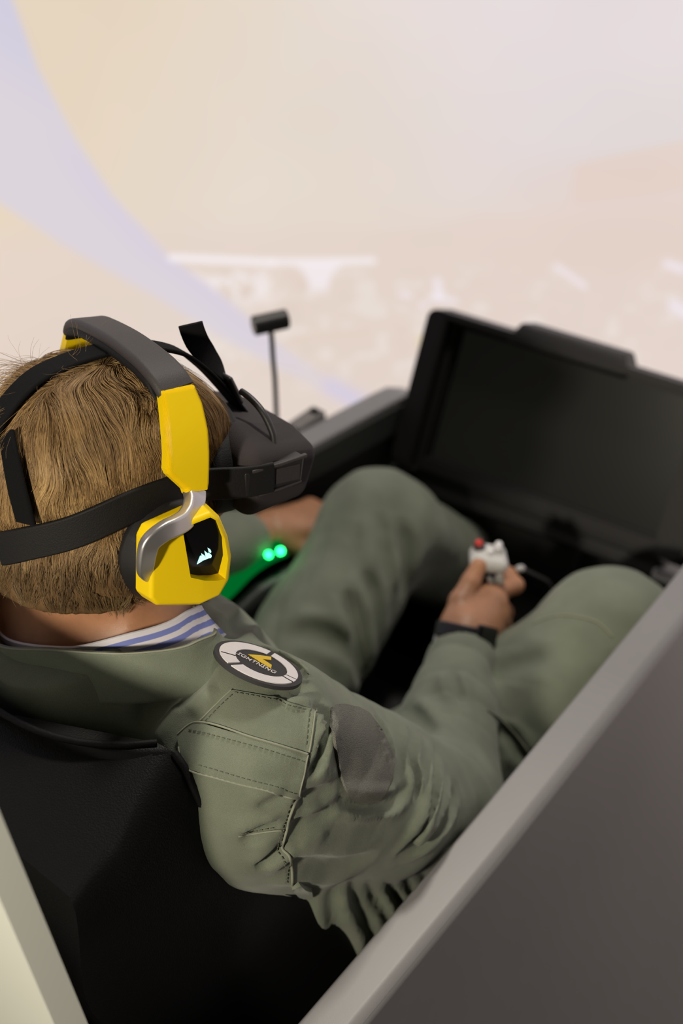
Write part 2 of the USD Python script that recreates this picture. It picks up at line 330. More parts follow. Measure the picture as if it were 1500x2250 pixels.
CR = [crease(p, a, w) for p, a, w in [
    ([(880, 1880), (905, 1835), (930, 1790), (948, 1735), (960, 1640)], .010, .0042), ([(884, 1872), (940, 1835), (985, 1775), (1000, 1730)], .010, .005),
    ([(906, 1600), (904, 1650), (912, 1710), (913, 1760)], .006, .004), ([(735, 1757), (800, 1768), (850, 1768), (895, 1728)], .006, .0045),
    ([(700, 1540), (712, 1580), (700, 1650), (672, 1712)], .007, .0040), ([(684, 1545), (700, 1590), (688, 1640)], .005, .0035),
    ([(825, 1565), (850, 1620), (860, 1680)], .005, .004),
    ([(820, 1560), (880, 1558), (925, 1590), (975, 1660)], .007, .007), ([(990, 1470), (1000, 1510), (1018, 1545)], .005, .005),
    ([(600, 1530), (650, 1512), (690, 1520)], .008, .005), ([(380, 1560), (420, 1500), (470, 1470)], .006, .008), ([(300, 1600), (350, 1540), (380, 1490)], .006, .008),
    ([(640, 1770), (700, 1745), (735, 1742)], .005, .007), ([(630, 1830), (690, 1800), (740, 1790)], .005, .007), ([(620, 1900), (720, 1905), (830, 1880)], .005, .009),
    ([(560, 1780), (600, 1760), (640, 1740)], .003, .005), ([(530, 1850), (570, 1825), (620, 1800)], .004, .005), ([(560, 1905), (600, 1880), (630, 1850)], .004, .005),
    ([(760, 1290), (785, 1400), (800, 1520)], .008, .009), ([(800, 1250), (830, 1360), (835, 1480)], .006, .008), ([(870, 1130), (890, 1230), (885, 1320)], .005, .010), ([(830, 1120), (845, 1210), (850, 1290)], .004, .009),
    ([(600, 1420), (680, 1390), (740, 1410), (790, 1500)], .006, .010), ([(560, 1340), (520, 1380), (500, 1400)], .007, .006),
    ([(1050, 1570), (1110, 1610), (1150, 1680)], .005, .006), ([(1060, 1500), (1140, 1460), (1230, 1440)], .003, .010)]]
CREASES = [(cKDTree(p), a_, w_[0], p.min(0) - 4.5 * w_[0], p.max(0) + 4.5 * w_[0]) for p, a_, w_ in CR]
suit = surface(suit_sdf, (-.44, -.42, .26), (.40, .86, 1.16), .0036)

# ------------------------------------------------------------------ the person
person = thing('person', 'seated man in a green flight suit with short fair hair, right hand on a stick', 'person', (0, 0, .50))
def body_sdf(P):
    P = P.astype(np.float32); q = toH(P)
    d = ell(q, (0, .002, .042), (.073, .088, .074)); d = sm(d, ell(q, (0, .030, .045), (.064, .060, .062)), .02); d = sm(d, ell(q, (0, -.010, .028), (.071, .077, .058)), .02)
    d = sm(d, ell(q, (0, .046, -.015), (.056, .050, .066)), .03); d = sm(d, ell(q, (0, .066, -.070), (.030, .028, .026)), .03)      # face and chin
    for s in (-1, 1):
        d = sm(d, cone(q, (s * .047, .004, -.028), (s * .026, .066, -.074), .018, .016), .02)                                          # jaw
        d = sm(d, ell(q, (s * .036, .080, .000), (.018, .014, .014)), .012)                                                          # cheek
        d = sm(d, -ell(q, (s * .031, .106, .022), (.014, .012, .009)), -.008) if False else d
        d = sm(d, ell(q, (s * .074, .012, -.004), (.007, .016, .028)), .006)                                                        # ear
        d = sm(d, ell(q, (s * .030, .092, .024), (.013, .008, .008)), .004)                                                          # closed eye
    d = sm(d, cone(q, (0, .098, .022), (0, .118, -.016), .007, .012), .010)                                                          # nose
    d = sm(d, ell(q, (0, .096, -.047), (.024, .009, .006)), .005); d = sm(d, ell(q, (0, .094, -.057), (.020, .009, .006)), .005)     # lips
    d = sm(d, cone(P, NB - (NT - NB) * .4, NT, .058, .055), .025)
    for s in (-1, 1): d = sm(d, cone(P, H((s * .045, -.022, -.03)), NB + A_([s * .035, .03, -.01]), .016, .022), .03)               # neck muscles
    d = sm(d, torso(P, -.022), .03)
    for s in 'rl':
        d = sm(d, cone(P, NB, J[s + 's'], .035, .036), .03)
        d = sm(d, cone(P, J[s + 's'], J[s + 'e'], .050, .042), .02); d = sm(d, cone(P, J[s + 'e'], J[s + 'w'], .040, .028), .015)
        d = sm(d, cone(P, J[s + 'h'], J[s + 'k'], .075, .055), .03); d = sm(d, cone(P, J[s + 'k'], J[s + 'a'], .052, .040), .015)
        d = sm(d, cone(P, J[s + 'a'], J[s + 'a'] + A_([0, .14, -.03]), .036, .030), .015)
    return d
body = surface(body_sdf, (-.38, -.34, .22), (.34, .96, 1.34), .0050)
# hand: chains of balls (points, radii) rooted in the palm
def hand_mesh(wrist, chains, palm, h=.0019):
    def f(P):
        P = P.astype(np.float32); d = None
        for (a, ra), (b, rb) in palm:
            e = cone(P, a, b, ra, rb); d = e if d is None else sm(d, e, .012)
        for ch in chains:
            c = None
            for (a, ra), (b, rb) in zip(ch[:-1], ch[1:]):
                e = cone(P, a, b, ra, rb); c = e if c is None else sm(c, e, .004)
            d = sm(d, c, .006)
        return d
    allp = np.array([p for ch in chains for p, r in ch] + [p for s in palm for p, r in s]); 
    return surface(f, allp.min(0) - .03, allp.max(0) + .03, h)
def B(px, py, d, r): return (at(px, py, d), r)
Wr = at(1016, 1412, 1.462)
mi, mm_, mr, mp = B(1072, 1306, 1.505, .0122), B(1088, 1322, 1.498, .0125), B(1093, 1352, 1.497, .0120), B(1084, 1384, 1.494, .0110)
chains = [
    [B(1002, 1372, 1.467, .016), B(1010, 1322, 1.478, .0125), B(1034, 1279, 1.488, .0108), B(1052, 1243, 1.492, .0095)],
    [mi, B(1131, 1286, 1.536, .0100), B(1116, 1262, 1.560, .0090), B(1088, 1252, 1.565, .0080)],
    [mm_, B(1108, 1345, 1.543, .0102), B(1078, 1338, 1.566, .0092), B(1052, 1328, 1.560, .0082)],
    [mr, B(1104, 1374, 1.537, .0098), B(1072, 1366, 1.560, .0088), B(1048, 1354, 1.552, .0080)],
    [mp, B(1092, 1402, 1.528, .0088), B(1066, 1394, 1.546, .0080), B(1046, 1382, 1.540, .0072)]]
W_ = lambda p, r: (p, r)
palm = [((Wr, .0255), (at(1024, 1388, 1.468), .025)), ((at(1016, 1385, 1.470), .024), mi), ((at(1030, 1385, 1.472), .024), mm_), ((at(1038, 1392, 1.472), .022), mr), ((at(1036, 1400, 1.472), .020), mp),
        ((at(1018, 1380, 1.472), .022), (at(1040, 1325, 1.500), .016)), ((J['rw'] * .75 + J['re'] * .25, .028), (Wr, .0255))]
rhand = hand_mesh(Wr, chains, palm)
# left hand lies over the throttle
lw = J['lw']; fd = unit(A_([.35, .90, -.12])); sd = unit(np.cross(fd, [0, 0, 1.])); up = np.cross(sd, fd)
def L(x, y, z, r): return (lw + sd * x + fd * y + up * z, r)
lch = [[L(.025, .02, -.005, .014), L(.045, .05, -.012, .012), L(.045, .078, -.024, .0105), L(.038, .100, -.035, .0092)]]
for k, x in enumerate((.026, .008, -.011, -.028)):
    lch.append([L(x, .088 - .006 * abs(k - 1), .004, .0115), L(x, .122 - .008 * abs(k - 1), -.010, .0098), L(x, .132 - .008 * abs(k - 1), -.034, .009), L(x, .118 - .006 * abs(k - 1), -.052, .008)])
lpalm = [(L(0, -.06, .0, .028), L(0, .005, 0, .026))] + [(L(x * .4, .01, 0, .022), c[0]) for x, c in zip((.026, .008, -.011, -.028), lch[1:])]
lhand = hand_mesh(lw, lch, lpalm, .0026)
obj('body', cat(body, rhand, lhand), M['skin'], person, smooth=True)
suit_n = obj('flight_suit', suit, M['suit'], person, smooth=True, label='sage green cotton flight suit')

# ------------------------------------------------------------------ the hall: screen, floor, walls
def onz(px, py, z): d = ray(px, py); return CAM + d * (z - CAM[2]) / d[2]
def ony(px, py, y): d = ray(px, py); return CAM + d * (y - CAM[1]) / d[1]
def onx(px, py, x): d = ray(px, py); return CAM + d * (x - CAM[0]) / d[0]
FLOOR = -.45
def ss(x, a, b): t = np.clip((x - a) / (b - a), 0, 1); return t * t * (3 - 2 * t)
def seg(x, y, a, b):
    a, b = A_(a, float), A_(b, float); d = b - a; t = np.clip(((x - a[0]) * d[0] + (y - a[1]) * d[1]) / (d @ d), 0, 1)
    return np.hypot(x - a[0] - t * d[0], y - a[1] - t * d[1])
def picture(x, y):
    """the washed-out film on the screen: pale sky, a slanting lavender runway of light, a white bridge and a hazy valley"""
    C = lambda r, g, b: A_(lin(r, g, b))
    def mixc(a, b, t): return a + (b - a) * t[:, None]
    c = np.tile(C(231, 219, 207), (len(x), 1))
    c = mixc(c, C(233, 216, 194), 1 - ss(x + .35 * y, 150, 750)); c = mixc(c, C(232, 222, 224), ss(x - .4 * y, 500, 1200)); c = mixc(c, C(226, 218, 216), ss(x, 1000, 1500) * ss(y, 60, 300) * (1 - ss(y, 330, 480)) * .8)
    hz_ = ss(y, 380 + (1500 - x) * .06, 560); c = mixc(c, C(231, 214, 204), hz_ * .75)
    c = mixc(c, C(230, 208, 194), ss(x, 950, 1350) * ss(y, 300, 420) * (1 - ss(y, 560, 640)) * .5)
    ridge = np.interp(x, [-900, 800, 930, 1060, 1250, 1500, 2400], [560, 508, 500, 466, 478, 440, 400]); c = mixc(c, C(230, 213, 203), ss(y - ridge, -3, 14) * ss(x, 700, 900) * .55)
    c = mixc(c, C(232, 210, 198), ss(x - 1240, 0, 40) * ss(y - np.interp(x, [1240, 1500], [362, 302]), 0, 10) * (1 - ss(y - np.interp(x, [1240, 1500], [440, 405]), 0, 20)) * .6)
    n = meshkit.fbm(np.stack([x / 260, y / 260, 0 * x], 1), 3, 4) - .5; n2 = meshkit.fbm(np.stack([x / 42, y / 26, 0 * x], 1), 3, 9) - .5
    val = ss(y, 560, 630) * (1 - ss(y, 760, 900)) * ss(x, 380, 470)
    c = c * (1 + .05 * n[:, None]); c = c * (1 + (val * n2 * (.12 - .07 * ss(x, 640, 800)))[:, None])
    c = mixc(c, C(236, 228, 222), val * ss(n2, .10, .22) * .6)
    # slanting band
    up = np.interp(y, [-300, 0, 150, 300, 430, 560, 640, 760, 930, 1400], [-60, 30, 85, 165, 250, 370, 480, 620, 880, 1500])
    lo = np.interp(x, [-300, 0, 135, 350, 480, 640, 860, 1500], [330, 450, 538, 660, 742, 828, 940, 1300])
    inb = ss(up - x, -6, 10) * ss(lo - y, -6, 12) * (1 - .5 * ss(x, 520, 720))
    bc = mixc(np.tile(C(223, 215, 222), (len(x), 1)), C(212, 208, 226), ss(-y + .6 * x, -260, 0) * (1 - ss(y, 250, 500)))
    ed = np.exp(-((up - x - 30) / 40.) ** 2) * ss(y, 250, 380); bc = mixc(bc, C(216, 207, 226), ed * .45)
    c = c * (1 - inb[:, None]) + bc * inb[:, None]
    c = mixc(c, C(214, 206, 230), np.exp(-(seg(x, y, (730, 850), (850, 915)) / 22) ** 2) * .75)
    # bridge
    W = C(252, 246, 250)
    c = mixc(c, W, (1 - ss(seg(x, y, (376, 566), (600, 576)), 5, 10)) * .85); c = mixc(c, W, (1 - ss(seg(x, y, (600, 576), (820, 573)), 5, 10)) * .7)
    fl = 24 + 40 * np.exp(-(y - 580) / 16.); c = mixc(c, C(246, 238, 242), (1 - ss(np.abs(x - 700), fl - 8, fl)) * ss(y, 574, 582) * (1 - ss(y, 625, 655)) * .85)
    arch = np.exp(-((np.hypot((x - 600) / 1.5, y - 640) - 44) / 7.) ** 2) * (x > 520); c = mixc(c, C(222, 202, 188), arch * .35)
    town = (1 - inb) * ss(x, 415, 440) * (1 - ss(x, 540, 660)) * ss(y, 588, 600) * (1 - ss(y, 640, 690)) * ss(meshkit.fbm(np.stack([x / 26, y / 15, 0 * x + 3], 1), 2, 3), .50, .58)
    c = mixc(c, W, town * .55)
    for a, b, r in (((960, 618), (964, 650), 9), ((950, 655), (1000, 662), 6), ((1222, 585), (1285, 630), 6), ((1465, 580), (1500, 592), 10), ((1480, 672), (1510, 690), 14), ((880, 645), (900, 650), 6), ((925, 670), (935, 672), 6)):
        c = mixc(c, C(246, 238, 248), np.exp(-(seg(x, y, a, b) / r) ** 2) * .8)
    c = mixc(c, C(226, 206, 190), np.exp(-(seg(x, y, (640, 745), (900, 720)) / 9) ** 2) * .35)
    c = mixc(c, C(236, 220, 170), np.exp(-(seg(x, y, (925, 745), (930, 765)) / 9) ** 2) * .8)
    return c
RS, SC = 2.05, A_([.1, .0])
az = np.radians(np.concatenate([np.linspace(-115, -72, 40, endpoint=False), np.linspace(-72, 8, 540, endpoint=False), np.linspace(8, 64, 40)])); zz = np.concatenate([np.linspace(FLOOR, 1.35, 300, endpoint=False), np.linspace(1.35, 2.9, 50)])
AZ, ZZ = np.meshgrid(az, zz, indexing='ij'); wv = np.stack([SC[0] + RS * np.sin(AZ), SC[1] + RS * np.cos(AZ), ZZ], -1).reshape(-1, 3)
nz = len(zz); i, k = np.meshgrid(np.arange(len(az) - 1), np.arange(nz - 1), indexing='ij'); a = (i * nz + k).ravel()
wf = np.vstack([np.stack([a, a + 1, a + nz + 1], 1), np.stack([a, a + nz + 1, a + nz], 1)])
q = proj(wv); fr = q[:, 2] > .6
wx, wy = np.where(fr, np.clip(q[:, 0], -900, 2400), 2400), np.where(fr, np.clip(q[:, 1], -500, 1400), 200)
obj('wall_front', (wv, wf), M['projection'], smooth=True, kind='structure', colors={'picture': picture(wx, wy)}, label='curved white projection screen showing a pale hazy valley with a white bridge', cat='projection screen')
obj('floor', rbox((-3.2, -3.2, FLOOR - .05), (3.2, 3.2, FLOOR), .004), M['floor'], kind='structure', label='dark carpet floor of the simulator hall', cat='floor')
obj('wall_back', rbox((-3.2, -3.25, FLOOR), (3.2, -3.2, 2.9), .004), M['room'], kind='structure', label='dark rear wall of the simulator hall', cat='wall')
for sd_n, x0_ in (('left', -3.25), ('right', 3.2)): obj('wall_' + sd_n, rbox((x0_, -3.2, FLOOR), (x0_ + .05, 3.2, 2.9), .004), M['room'], kind='structure', label='dark %s-hand wall of the simulator hall' % sd_n, cat='wall')
obj('ceiling', rbox((-3.2, -3.2, 2.92), (3.2, 3.2, 2.97), .004), M['room'], kind='structure', label='dark ceiling of the simulator hall', cat='ceiling')

# ------------------------------------------------------------------ cockpit shell
cock = thing('cockpit_shell', 'grey open cockpit tub of the flight simulator around the seated man', 'cockpit', (0, .2, FLOOR))
ys = np.linspace(-.85, .98, 60)
XI = lambda y: np.interp(y, [-.85, -.24, 0, .37, .98], [.312, .2915, .2835, .2652, .225])
ZR = lambda y: np.interp(y, [-.85, .47, .60, .98], [.85, .85, .60, .56])
def side(sgn, prof, zf=lambda y: ZR(y), xf=XI):
    path = np.stack([sgn * xf(ys), ys, zf(ys)], 1)
    v = np.stack([np.stack([sgn * (xf(ys) + px), ys, zf(ys) + pz], 1) for px, pz in prof], 1); K = len(prof); v = v.reshape(-1, 3)
    i, k = np.meshgrid(np.arange(len(ys) - 1), np.arange(K), indexing='ij'); i, k = i.ravel(), k.ravel(); l = (k + 1) % K
    f = np.vstack([np.stack([i * K + k, i * K + l, i * K + K + l], 1), np.stack([i * K + k, i * K + K + l, i * K + K + k], 1)])
    e0 = trimesh.creation.triangulate_polygon(Polygon(prof), engine='earcut')
    n0 = len(v); 
    for e in (0, len(ys) - 1):
        tv, tf = e0; j = cKDTree(A_(prof)).query(tv)[1]; f = np.vstack([f, (j[tf] + e * K) if e else (j[tf] + e * K)[:, ::-1]])
    m = trimesh.Trimesh(v, f, process=False); 
    if m.volume < 0: m.invert()
    return m
def arc(cx, cz, r, a0, a1, n=6): a = np.radians(np.linspace(a0, a1, n)); return [(cx + r * math.cos(t), cz + r * math.sin(t)) for t in a]
rail = arc(.004, -.004, .004, 180, 90, 4) + arc(.030, -.013, .013, 90, 42, 7) + [(.034, -.030), (.030, -.050), (.012, -.040), (.0, -.045)]
e_ = (.030 + .0128 * math.cos(math.radians(12)), -.013 + .0128 * math.sin(math.radians(12)))
outer = [(.033, -.032)] + arc(.030, -.013, .0128, 43, 12, 6) + [(e_[0] + .13 * t + .06 * t * t, e_[1] - .62 * t) for t in np.linspace(.03, 1, 14)] + [(.30, FLOOR - .85), (.27, FLOOR - .85), (.12, -.5)]
ZL = lambda y: np.interp(y, [-.85, .2, .38, .57, .63, .73, .98], [.85, .80, .775, .763, .757, .60, .56])
obj('sill_rail', side(1, rail), M['sill'], cock, smooth=30, label='right-hand grey sill rail beside the right arm')
obj('sill_rail', side(-1, rail, ZL), M['sill'], cock, smooth=30, label='left-hand grey sill rail beyond the headset')
obj('side_panel', side(1, outer), M['sill'], cock, smooth=30, label='sloping grey outer panel nearest the viewer')
obj('side_panel', side(-1, outer, lambda y: ZL(y)), M['sill'], cock, smooth=30)
flange = [(-.002, -.012), (.004, -.012), (.006, -.052), (-.004, -.052)]
inner = [(.0, -.050), (.010, -.050), (.03, -.72), (.02, -.72)]
for s, zf in ((1, ZR), (-1, ZL)):
    obj('rail_lining', side(s, flange, zf), M['innergrey'], cock, smooth=30); obj('inner_wall', side(s, inner, zf), M['inner'], cock, smooth=30)
obj('tub_floor', rbox((-.29, -.60, .08), (.29, 1.0, .12), .004), M['inner'], cock)
obj('tub_plinth', rbox((-.26, -.8, FLOOR), (.26, .95, .08), .01), M['inner'], cock)
obj('front_wall', rbox((-.235, .955, .12), (.235, .985, .56), .005), M['inner'], cock)
obj('rear_deck', rbox((-.30, -.80, .60), (.30, -.42, .63), .006), M['innergrey'], cock)

# pale bulkhead panel behind the seat: its sloping right-hand edge shows at lower left
b0, b1 = at(-4, 1770, .75), at(198, 2250, .85)
bx = lambda z: float(np.interp(z, [.80, .86, b1[2], b0[2], 1.30], [.318, .300, b1[0], b0[0], b0[0] - .03]))
poly = Polygon([(-.40, .80), (-.40, .86), (-bx(b1[2]), b1[2]), (-bx(b0[2]), b0[2]), (-bx(1.222), 1.222), (bx(1.222), 1.222), (bx(b0[2]), b0[2]), (bx(b1[2]), b1[2]), (bx(.86), .86), (.36, .855), (.36, .80)])
poly = poly.buffer(-.006).buffer(.006)
bp = extrude(poly, .02); bp = frame_mesh(bp, A_([0, -.395, 0]), A_([1., 0, 0]), A_([0, 0, 1.]), A_([0, -1., 0]))
bulk = thing('bulkhead_panel', 'pale grey panel with a slanting edge behind the black seat at lower left', 'panel', (0, -.47, .80))
obj('panel_plate', bp, M['pale'], bulk, smooth=30)

# ------------------------------------------------------------------ monitor in front of the pilot
TL, BL = ony(1025, 722, .690), ony(946, 1000, .605); BR = onz(1446, 1178, BL[2]); 
mx = unit(BR - BL); my = unit((TL - BL) - mx * ((TL - BL) @ mx)); mz = np.cross(mx, my)
mw, mh = float((BR - BL) @ mx), float((TL - BL) @ my)
def mp_(px, py, off=0.0):
    d = ray(px, py); t = ((BL + mz * off - CAM) @ mz) / (d @ mz); p = CAM + d * t - BL; return float(p @ mx), float(p @ my)
print('monitor', mw, mh, mz, BL, BR)
mon = thing('monitor', 'wide black cockpit monitor with a raised hood along its top edge', 'monitor', BL + mx * mw / 2)
out = [mp_(897, 958, .03), mp_(963, 690, .03), mp_(1108, 700, .03), mp_(1250, 720, .03)]
oy = [o[1] for o in out]; top = mh + .004
outl = Polygon([(-.030, -.004), (-.030, top), (mw + .030, top), (mw + .030, -.004)]).buffer(.014, quad_segs=6)
disp = sbox(0, 0, mw, mh)
low = Polygon([(-.012, -.060), (-.012, .01), (mw + .012, .01), (mw + .012, -.060)])
def MF(m): return frame_mesh(m, BL, mx, my, mz)
def bev(poly, d, b=.004):
    """plate with a chamfered front edge"""
    a = extrude(poly, d - b); v = []; 
    s1, s2 = poly, poly.buffer(-b * .45), 
    lay = [(poly, d - b, b * .5), (poly.buffer(-b * .3), d - b * .5, b * .35), (poly.buffer(-b), d - b * .15, b * .15)]
    for p, z, t in lay: e = extrude(p, t); e.apply_translation([0, 0, z]); v.append(e)
    return trimesh.util.concatenate([a] + v)
hs = extrude(outl.difference(disp.buffer(.002, join_style=2)), .032); hs.apply_translation([0, 0, -.012])
lip = bev(outl.difference(sbox(-.012, -.1, mw + .012, mh + .008)), .022, .005); lip.apply_translation([0, 0, .018])
back = bev(outl.buffer(-.004), .026); back.apply_translation([0, 0, -.032])
obj('housing', MF(cat(hs, lip, back)), M['monitor'], mon, smooth=30)
hd0, hd1 = mw * .24, mw * .70
hood = hull(*[((x, y, z), .007) for x, y, z in ((hd0, top + .004, -.02), (hd1, top + .004, -.02), (hd0, top + .004, .030), (hd1, top + .004, .030), (hd0 + .010, top + .022, -.018), (hd1 - .010, top + .022, -.018), (hd0 + .010, top + .022, .026), (hd1 - .010, top + .022, .022))])
obj('hood', MF(hood), M['monitor'], mon, smooth=40, label='raised hood on the top edge')
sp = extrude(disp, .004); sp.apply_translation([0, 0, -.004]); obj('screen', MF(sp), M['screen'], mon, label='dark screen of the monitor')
bz = extrude(sbox(-.012, -.030, mw + .012, mh + .010).difference(disp.buffer(-.001)), .010); obj('bezel', MF(bz), M['monitor'], mon, smooth=30)
for k in range(5):
    obj('bezel_button', MF(rbox((-.0105, mh * .2 + k * .030, .009), (-.003, mh * .2 + .016 + k * .030, .0125), .0015)), M['black'] if k else M['gripgrey'], mon, label=None)
obj('lower_bezel', MF(rbox((-.02, -.055, -.02), (mw + .02, -.028, .012), .006)), M['monitor'], mon)
obj('support_arm', MF(rbox((mw * .3, -.30, -.09), (mw * .7, .05, -.034), .01)), M['monitor'], mon)
# dash ledge below the monitor
dash = thing('dash_ledge', 'dark grey ledge under the monitor joining the cockpit sills', 'ledge', (0, .62, .60))
obj('ledge_plate', MF(rbox((mw + .012, -.052, -.03), (mw + .17, -.036, .03), .004)), M['sill'], dash); obj('ledge_plate', MF(rbox((-.055, -.050, -.03), (-.012, -.030, .01), .004)), M['innergrey'], dash)
obj('dash_panel', MF(rbox((-.05, -.32, -.10), (mw + .16, -.055, -.05), .006)), M['inner'], dash)

# ------------------------------------------------------------------ hair
nkA, nkB = (toH(A_([p], np.float32))[0] for p in (NB - (NT - NB) * .4, NT)); mus = {s: toH(A_([NB + A_([s * .035, .03, -.01])], np.float32))[0] for s in (-1, 1)}
def cranium(q):
    d = ell(q, (0, .002, .042), (.073, .088, .074)); d = sm(d, ell(q, (0, .030, .045), (.064, .060, .062)), .02); d = sm(d, ell(q, (0, -.010, .028), (.071, .077, .058)), .02)
    d = sm(d, ell(q, (0, .046, -.015), (.056, .050, .066)), .03)
    d = sm(d, cone(q, (0, -.035, -.02), (0, -.030, -.09), .052, .056), .02)
    d = sm(d, cone(q, nkA, nkB, .058, .055), .025)
    for s in (-1, 1): d = sm(d, cone(q, (s * .045, -.022, -.03), mus[s], .016, .022), .03); d = sm(d, cone(q, (s * .047, .004, -.028), (s * .026, .066, -.074), .018, .016), .03)
    return d
def hairline(q): return np.interp(q[:, 1], [-.1, -.06, -.035, -.015, .015, .030, .055, .075, .09], [-.060, -.062, -.064, -.064, -.050, .000, .050, .074, .080])
def thick(q):
    z = q[:, 2]; return np.interp(z - hairline(q), [0, .03, .07], [.0012, .0020, .0025])
def hair_sdf(P):
    q = toH(np.asarray(P, np.float32)); d = cranium(q) - thick(q) - .001 * (meshkit.noise(q * 70, 3) - .5)
    return np.maximum(d, (hairline(q) - q[:, 2]) * .8)
hb = surface(hair_sdf, HO - .17, HO + .19, .0042)
hair = obj('hair', hb, M['hairbase'], person, smooth=True, label='short fair brown hair')
straps_path = {}
def on_head(px, off, *tail):
    P = trace(lambda P: cranium(toH(P)) - off, px)[0]; return spline(np.vstack([toH(P.astype(np.float32)), np.array(tail).reshape(-1, 3)]), 60)
top_path = spline([(0, .130, .050), (0, .1111, .0743), (0, .0910, .0968), (0, .0686, .1143), (0, .040, .1225), (0, .011, .1243), (0, -.0409, .1160), (0, -.081, .0845), (0, -.0935, .060)], 60)
side_path = np.vstack([[(.090, .11, .032), (.089, .075, .031)], on_head([(450, 1060), (400, 1072), (345, 1090), (290, 1111), (220, 1145), (150, 1178), (95, 1188), (60, 1190)], .008, (.020, -.094, -.012), (0, -.097, -.014))[::4]])
side_path = spline(side_path, 70)
leg_path = on_head([(14, 945), (22, 1000), (36, 1070), (52, 1130), (62, 1165)], .0085)[::3]
band_path = spline([(-.0775, .0250, .116), (-.070, .0235, .1235), (-.046, .0215, .1300), (0, .0205, .1325), (.046, .0215, .1285), (.070, .0235, .1205), (.0775, .0255, .113)], 50)
from scipy.ndimage import gaussian_filter1d
side_path, leg_path = gaussian_filter1d(side_path, 5, axis=0, mode='nearest'), gaussian_filter1d(leg_path, 2.5, axis=0, mode='nearest')
mir = lambda p: p * A_([-1, 1, 1])
pressed = cKDTree(np.vstack([top_path, side_path, mir(side_path), leg_path, mir(leg_path)]))
bandt = cKDTree(np.vstack([band_path, band_path + A_([0, .012, -.004]), band_path - A_([0, .012, .004])]))
cr64 = lambda q: cranium(q.astype(np.float32)).astype(float)
def cgrad(q): e = 1e-3; return unit(np.stack([cr64(q + e * a) - cr64(q - e * a) for a in np.eye(3)], 1))
def strands(root, n=9, length=None, rise=None, sway=.35):
    N = len(root); pos = root.copy(); out = [pos.copy()]; g = cgrad(pos); crown = A_([.010, -.050, .108])
    z0 = root[:, 2]
    for s in range(1, n):
        away = pos - crown; away -= g * (away * g).sum(1, keepdims=True); down = A_([0, -.10, -1.0]) - g * (g @ A_([0, -.10, -1.0]))[:, None]
        nn = np.stack([meshkit.noise(pos * 42 + 7, k) - .5 for k in (11, 12, 13)], 1)
        front = np.clip((pos[:, 1] - .02) / .06, 0, 1)[:, None] * np.clip((pos[:, 2] - .06) / .05, 0, 1)[:, None]
        d = unit(unit(away) * .45 + down * np.clip((.15 - pos[:, 2:3]) / .06, .25, 1.1) + front * A_([.55, .25, 0]) + A_([.0, -.25, 0]) * (pos[:, 2:3] > .09) + sway * (4.2 + 3 * np.exp(-((pos - crown) ** 2).sum(1, keepdims=True) / .0009)) * nn)
        d = unit(d - g * (d * g).sum(1, keepdims=True)); pos = pos + d * (length / (n - 1))[:, None]
        u = s / (n - 1); want = .003 + rise * (1 - (1 - u) ** 2) + rise * .35 * u * (meshkit.noise(pos * 90, 21) - .4)
        k = pressed.query(pos)[0]; want = np.minimum(want, np.where(k < .0135, .0030, .0034 + .26 * np.maximum(k - .0135, 0)))
        k = bandt.query(pos)[0]; want = np.where(k < .020, np.minimum(want, .007), want)
        for _ in range(2):
            g = cgrad(pos); pos = pos - g * (cr64(pos) - want)[:, None]
        out.append(pos.copy())
    return np.stack(out, 1)
def roots(N):
    u = unit(rng.normal(size=(int(N * 2.2), 3))); p = u * A_([.078, .1, .095]) + A_([0, -.004, .04])
    for _ in range(5): p = p - cgrad(p) * (cr64(p) - .003)[:, None]
    q = p[(p[:, 2] > hairline(p) + .001) ]
    return q[:N]
def lengths(p, r):
    h = p[:, 2] - hairline(p); zz_ = p[:, 2]
    return np.interp(zz_, [-.06, -.01, .02, .06, .12], [.008, .014, .032, .050, .056]) * (.75 + .5 * r), np.interp(zz_, [-.06, -.01, .03, .08], [.0012, .003, .0085, .0150]) * (.55 + .75 * r)
Rr = roots(26000); r1 = rng.random(len(Rr)); Lr, Ri = lengths(Rr, r1); S_ = strands(Rr, 9, Lr, Ri)
Cc = roots(750); rc = rng.random(len(Cc)); Lc, Rc = lengths(Cc, rc); SCl = strands(Cc, 9, Lc * 1.05, Rc * 1.15, .5)
own = cKDTree(Cc).query(Rr)[1]; u = np.linspace(0, 1, 9)[None, :, None]
S_ = S_ + (SCl[own] - S_) * (u ** 1.3 * (.25 + .45 * rng.random(len(Rr)))[:, None, None])
fly = rng.random(len(Rr)) < .03; S_[fly] += cgrad(Rr[fly])[:, None] * (u ** 1.5) * .006 * rng.random(fly.sum())[:, None, None]
back = Rr[:, 1] < -.02
tuft = back & (Rr[:, 2] > .07) & (rng.random(len(Rr)) < .15) & (Rr[:, 0] < .02)
S_[tuft] += (u ** 1.6) * (cgrad(Rr[tuft])[:, None] * .028 + A_([-.008, -.010, .0])) * rng.random(tuft.sum())[:, None, None]
Sw = HO + S_ @ HF
hc = UsdGeom.BasisCurves.Define(stage, hair.path + '/hair_strands'); hc.CreateTypeAttr('linear'); nS, nP = S_.shape[:2]
hc.CreateCurveVertexCountsAttr(Vt.IntArray.FromNumpy(np.full(nS, nP, np.int32))); hc.CreatePointsAttr(Vt.Vec3fArray.FromNumpy((Sw - person.org).reshape(-1, 3).astype(np.float32)))
wd = np.repeat(np.linspace(1, .35, nP)[None] * 2.6e-4, nS, 0) * (.8 + .5 * r1[:, None]); hc.CreateWidthsAttr(Vt.FloatArray.FromNumpy(wd.ravel().astype(np.float32))); hc.SetWidthsInterpolation('vertex')
tone = np.clip(.80 * meshkit.noise(Cc * 75, 31)[own] + .65 * rng.random(len(Rr)) - .32, 0, 1)
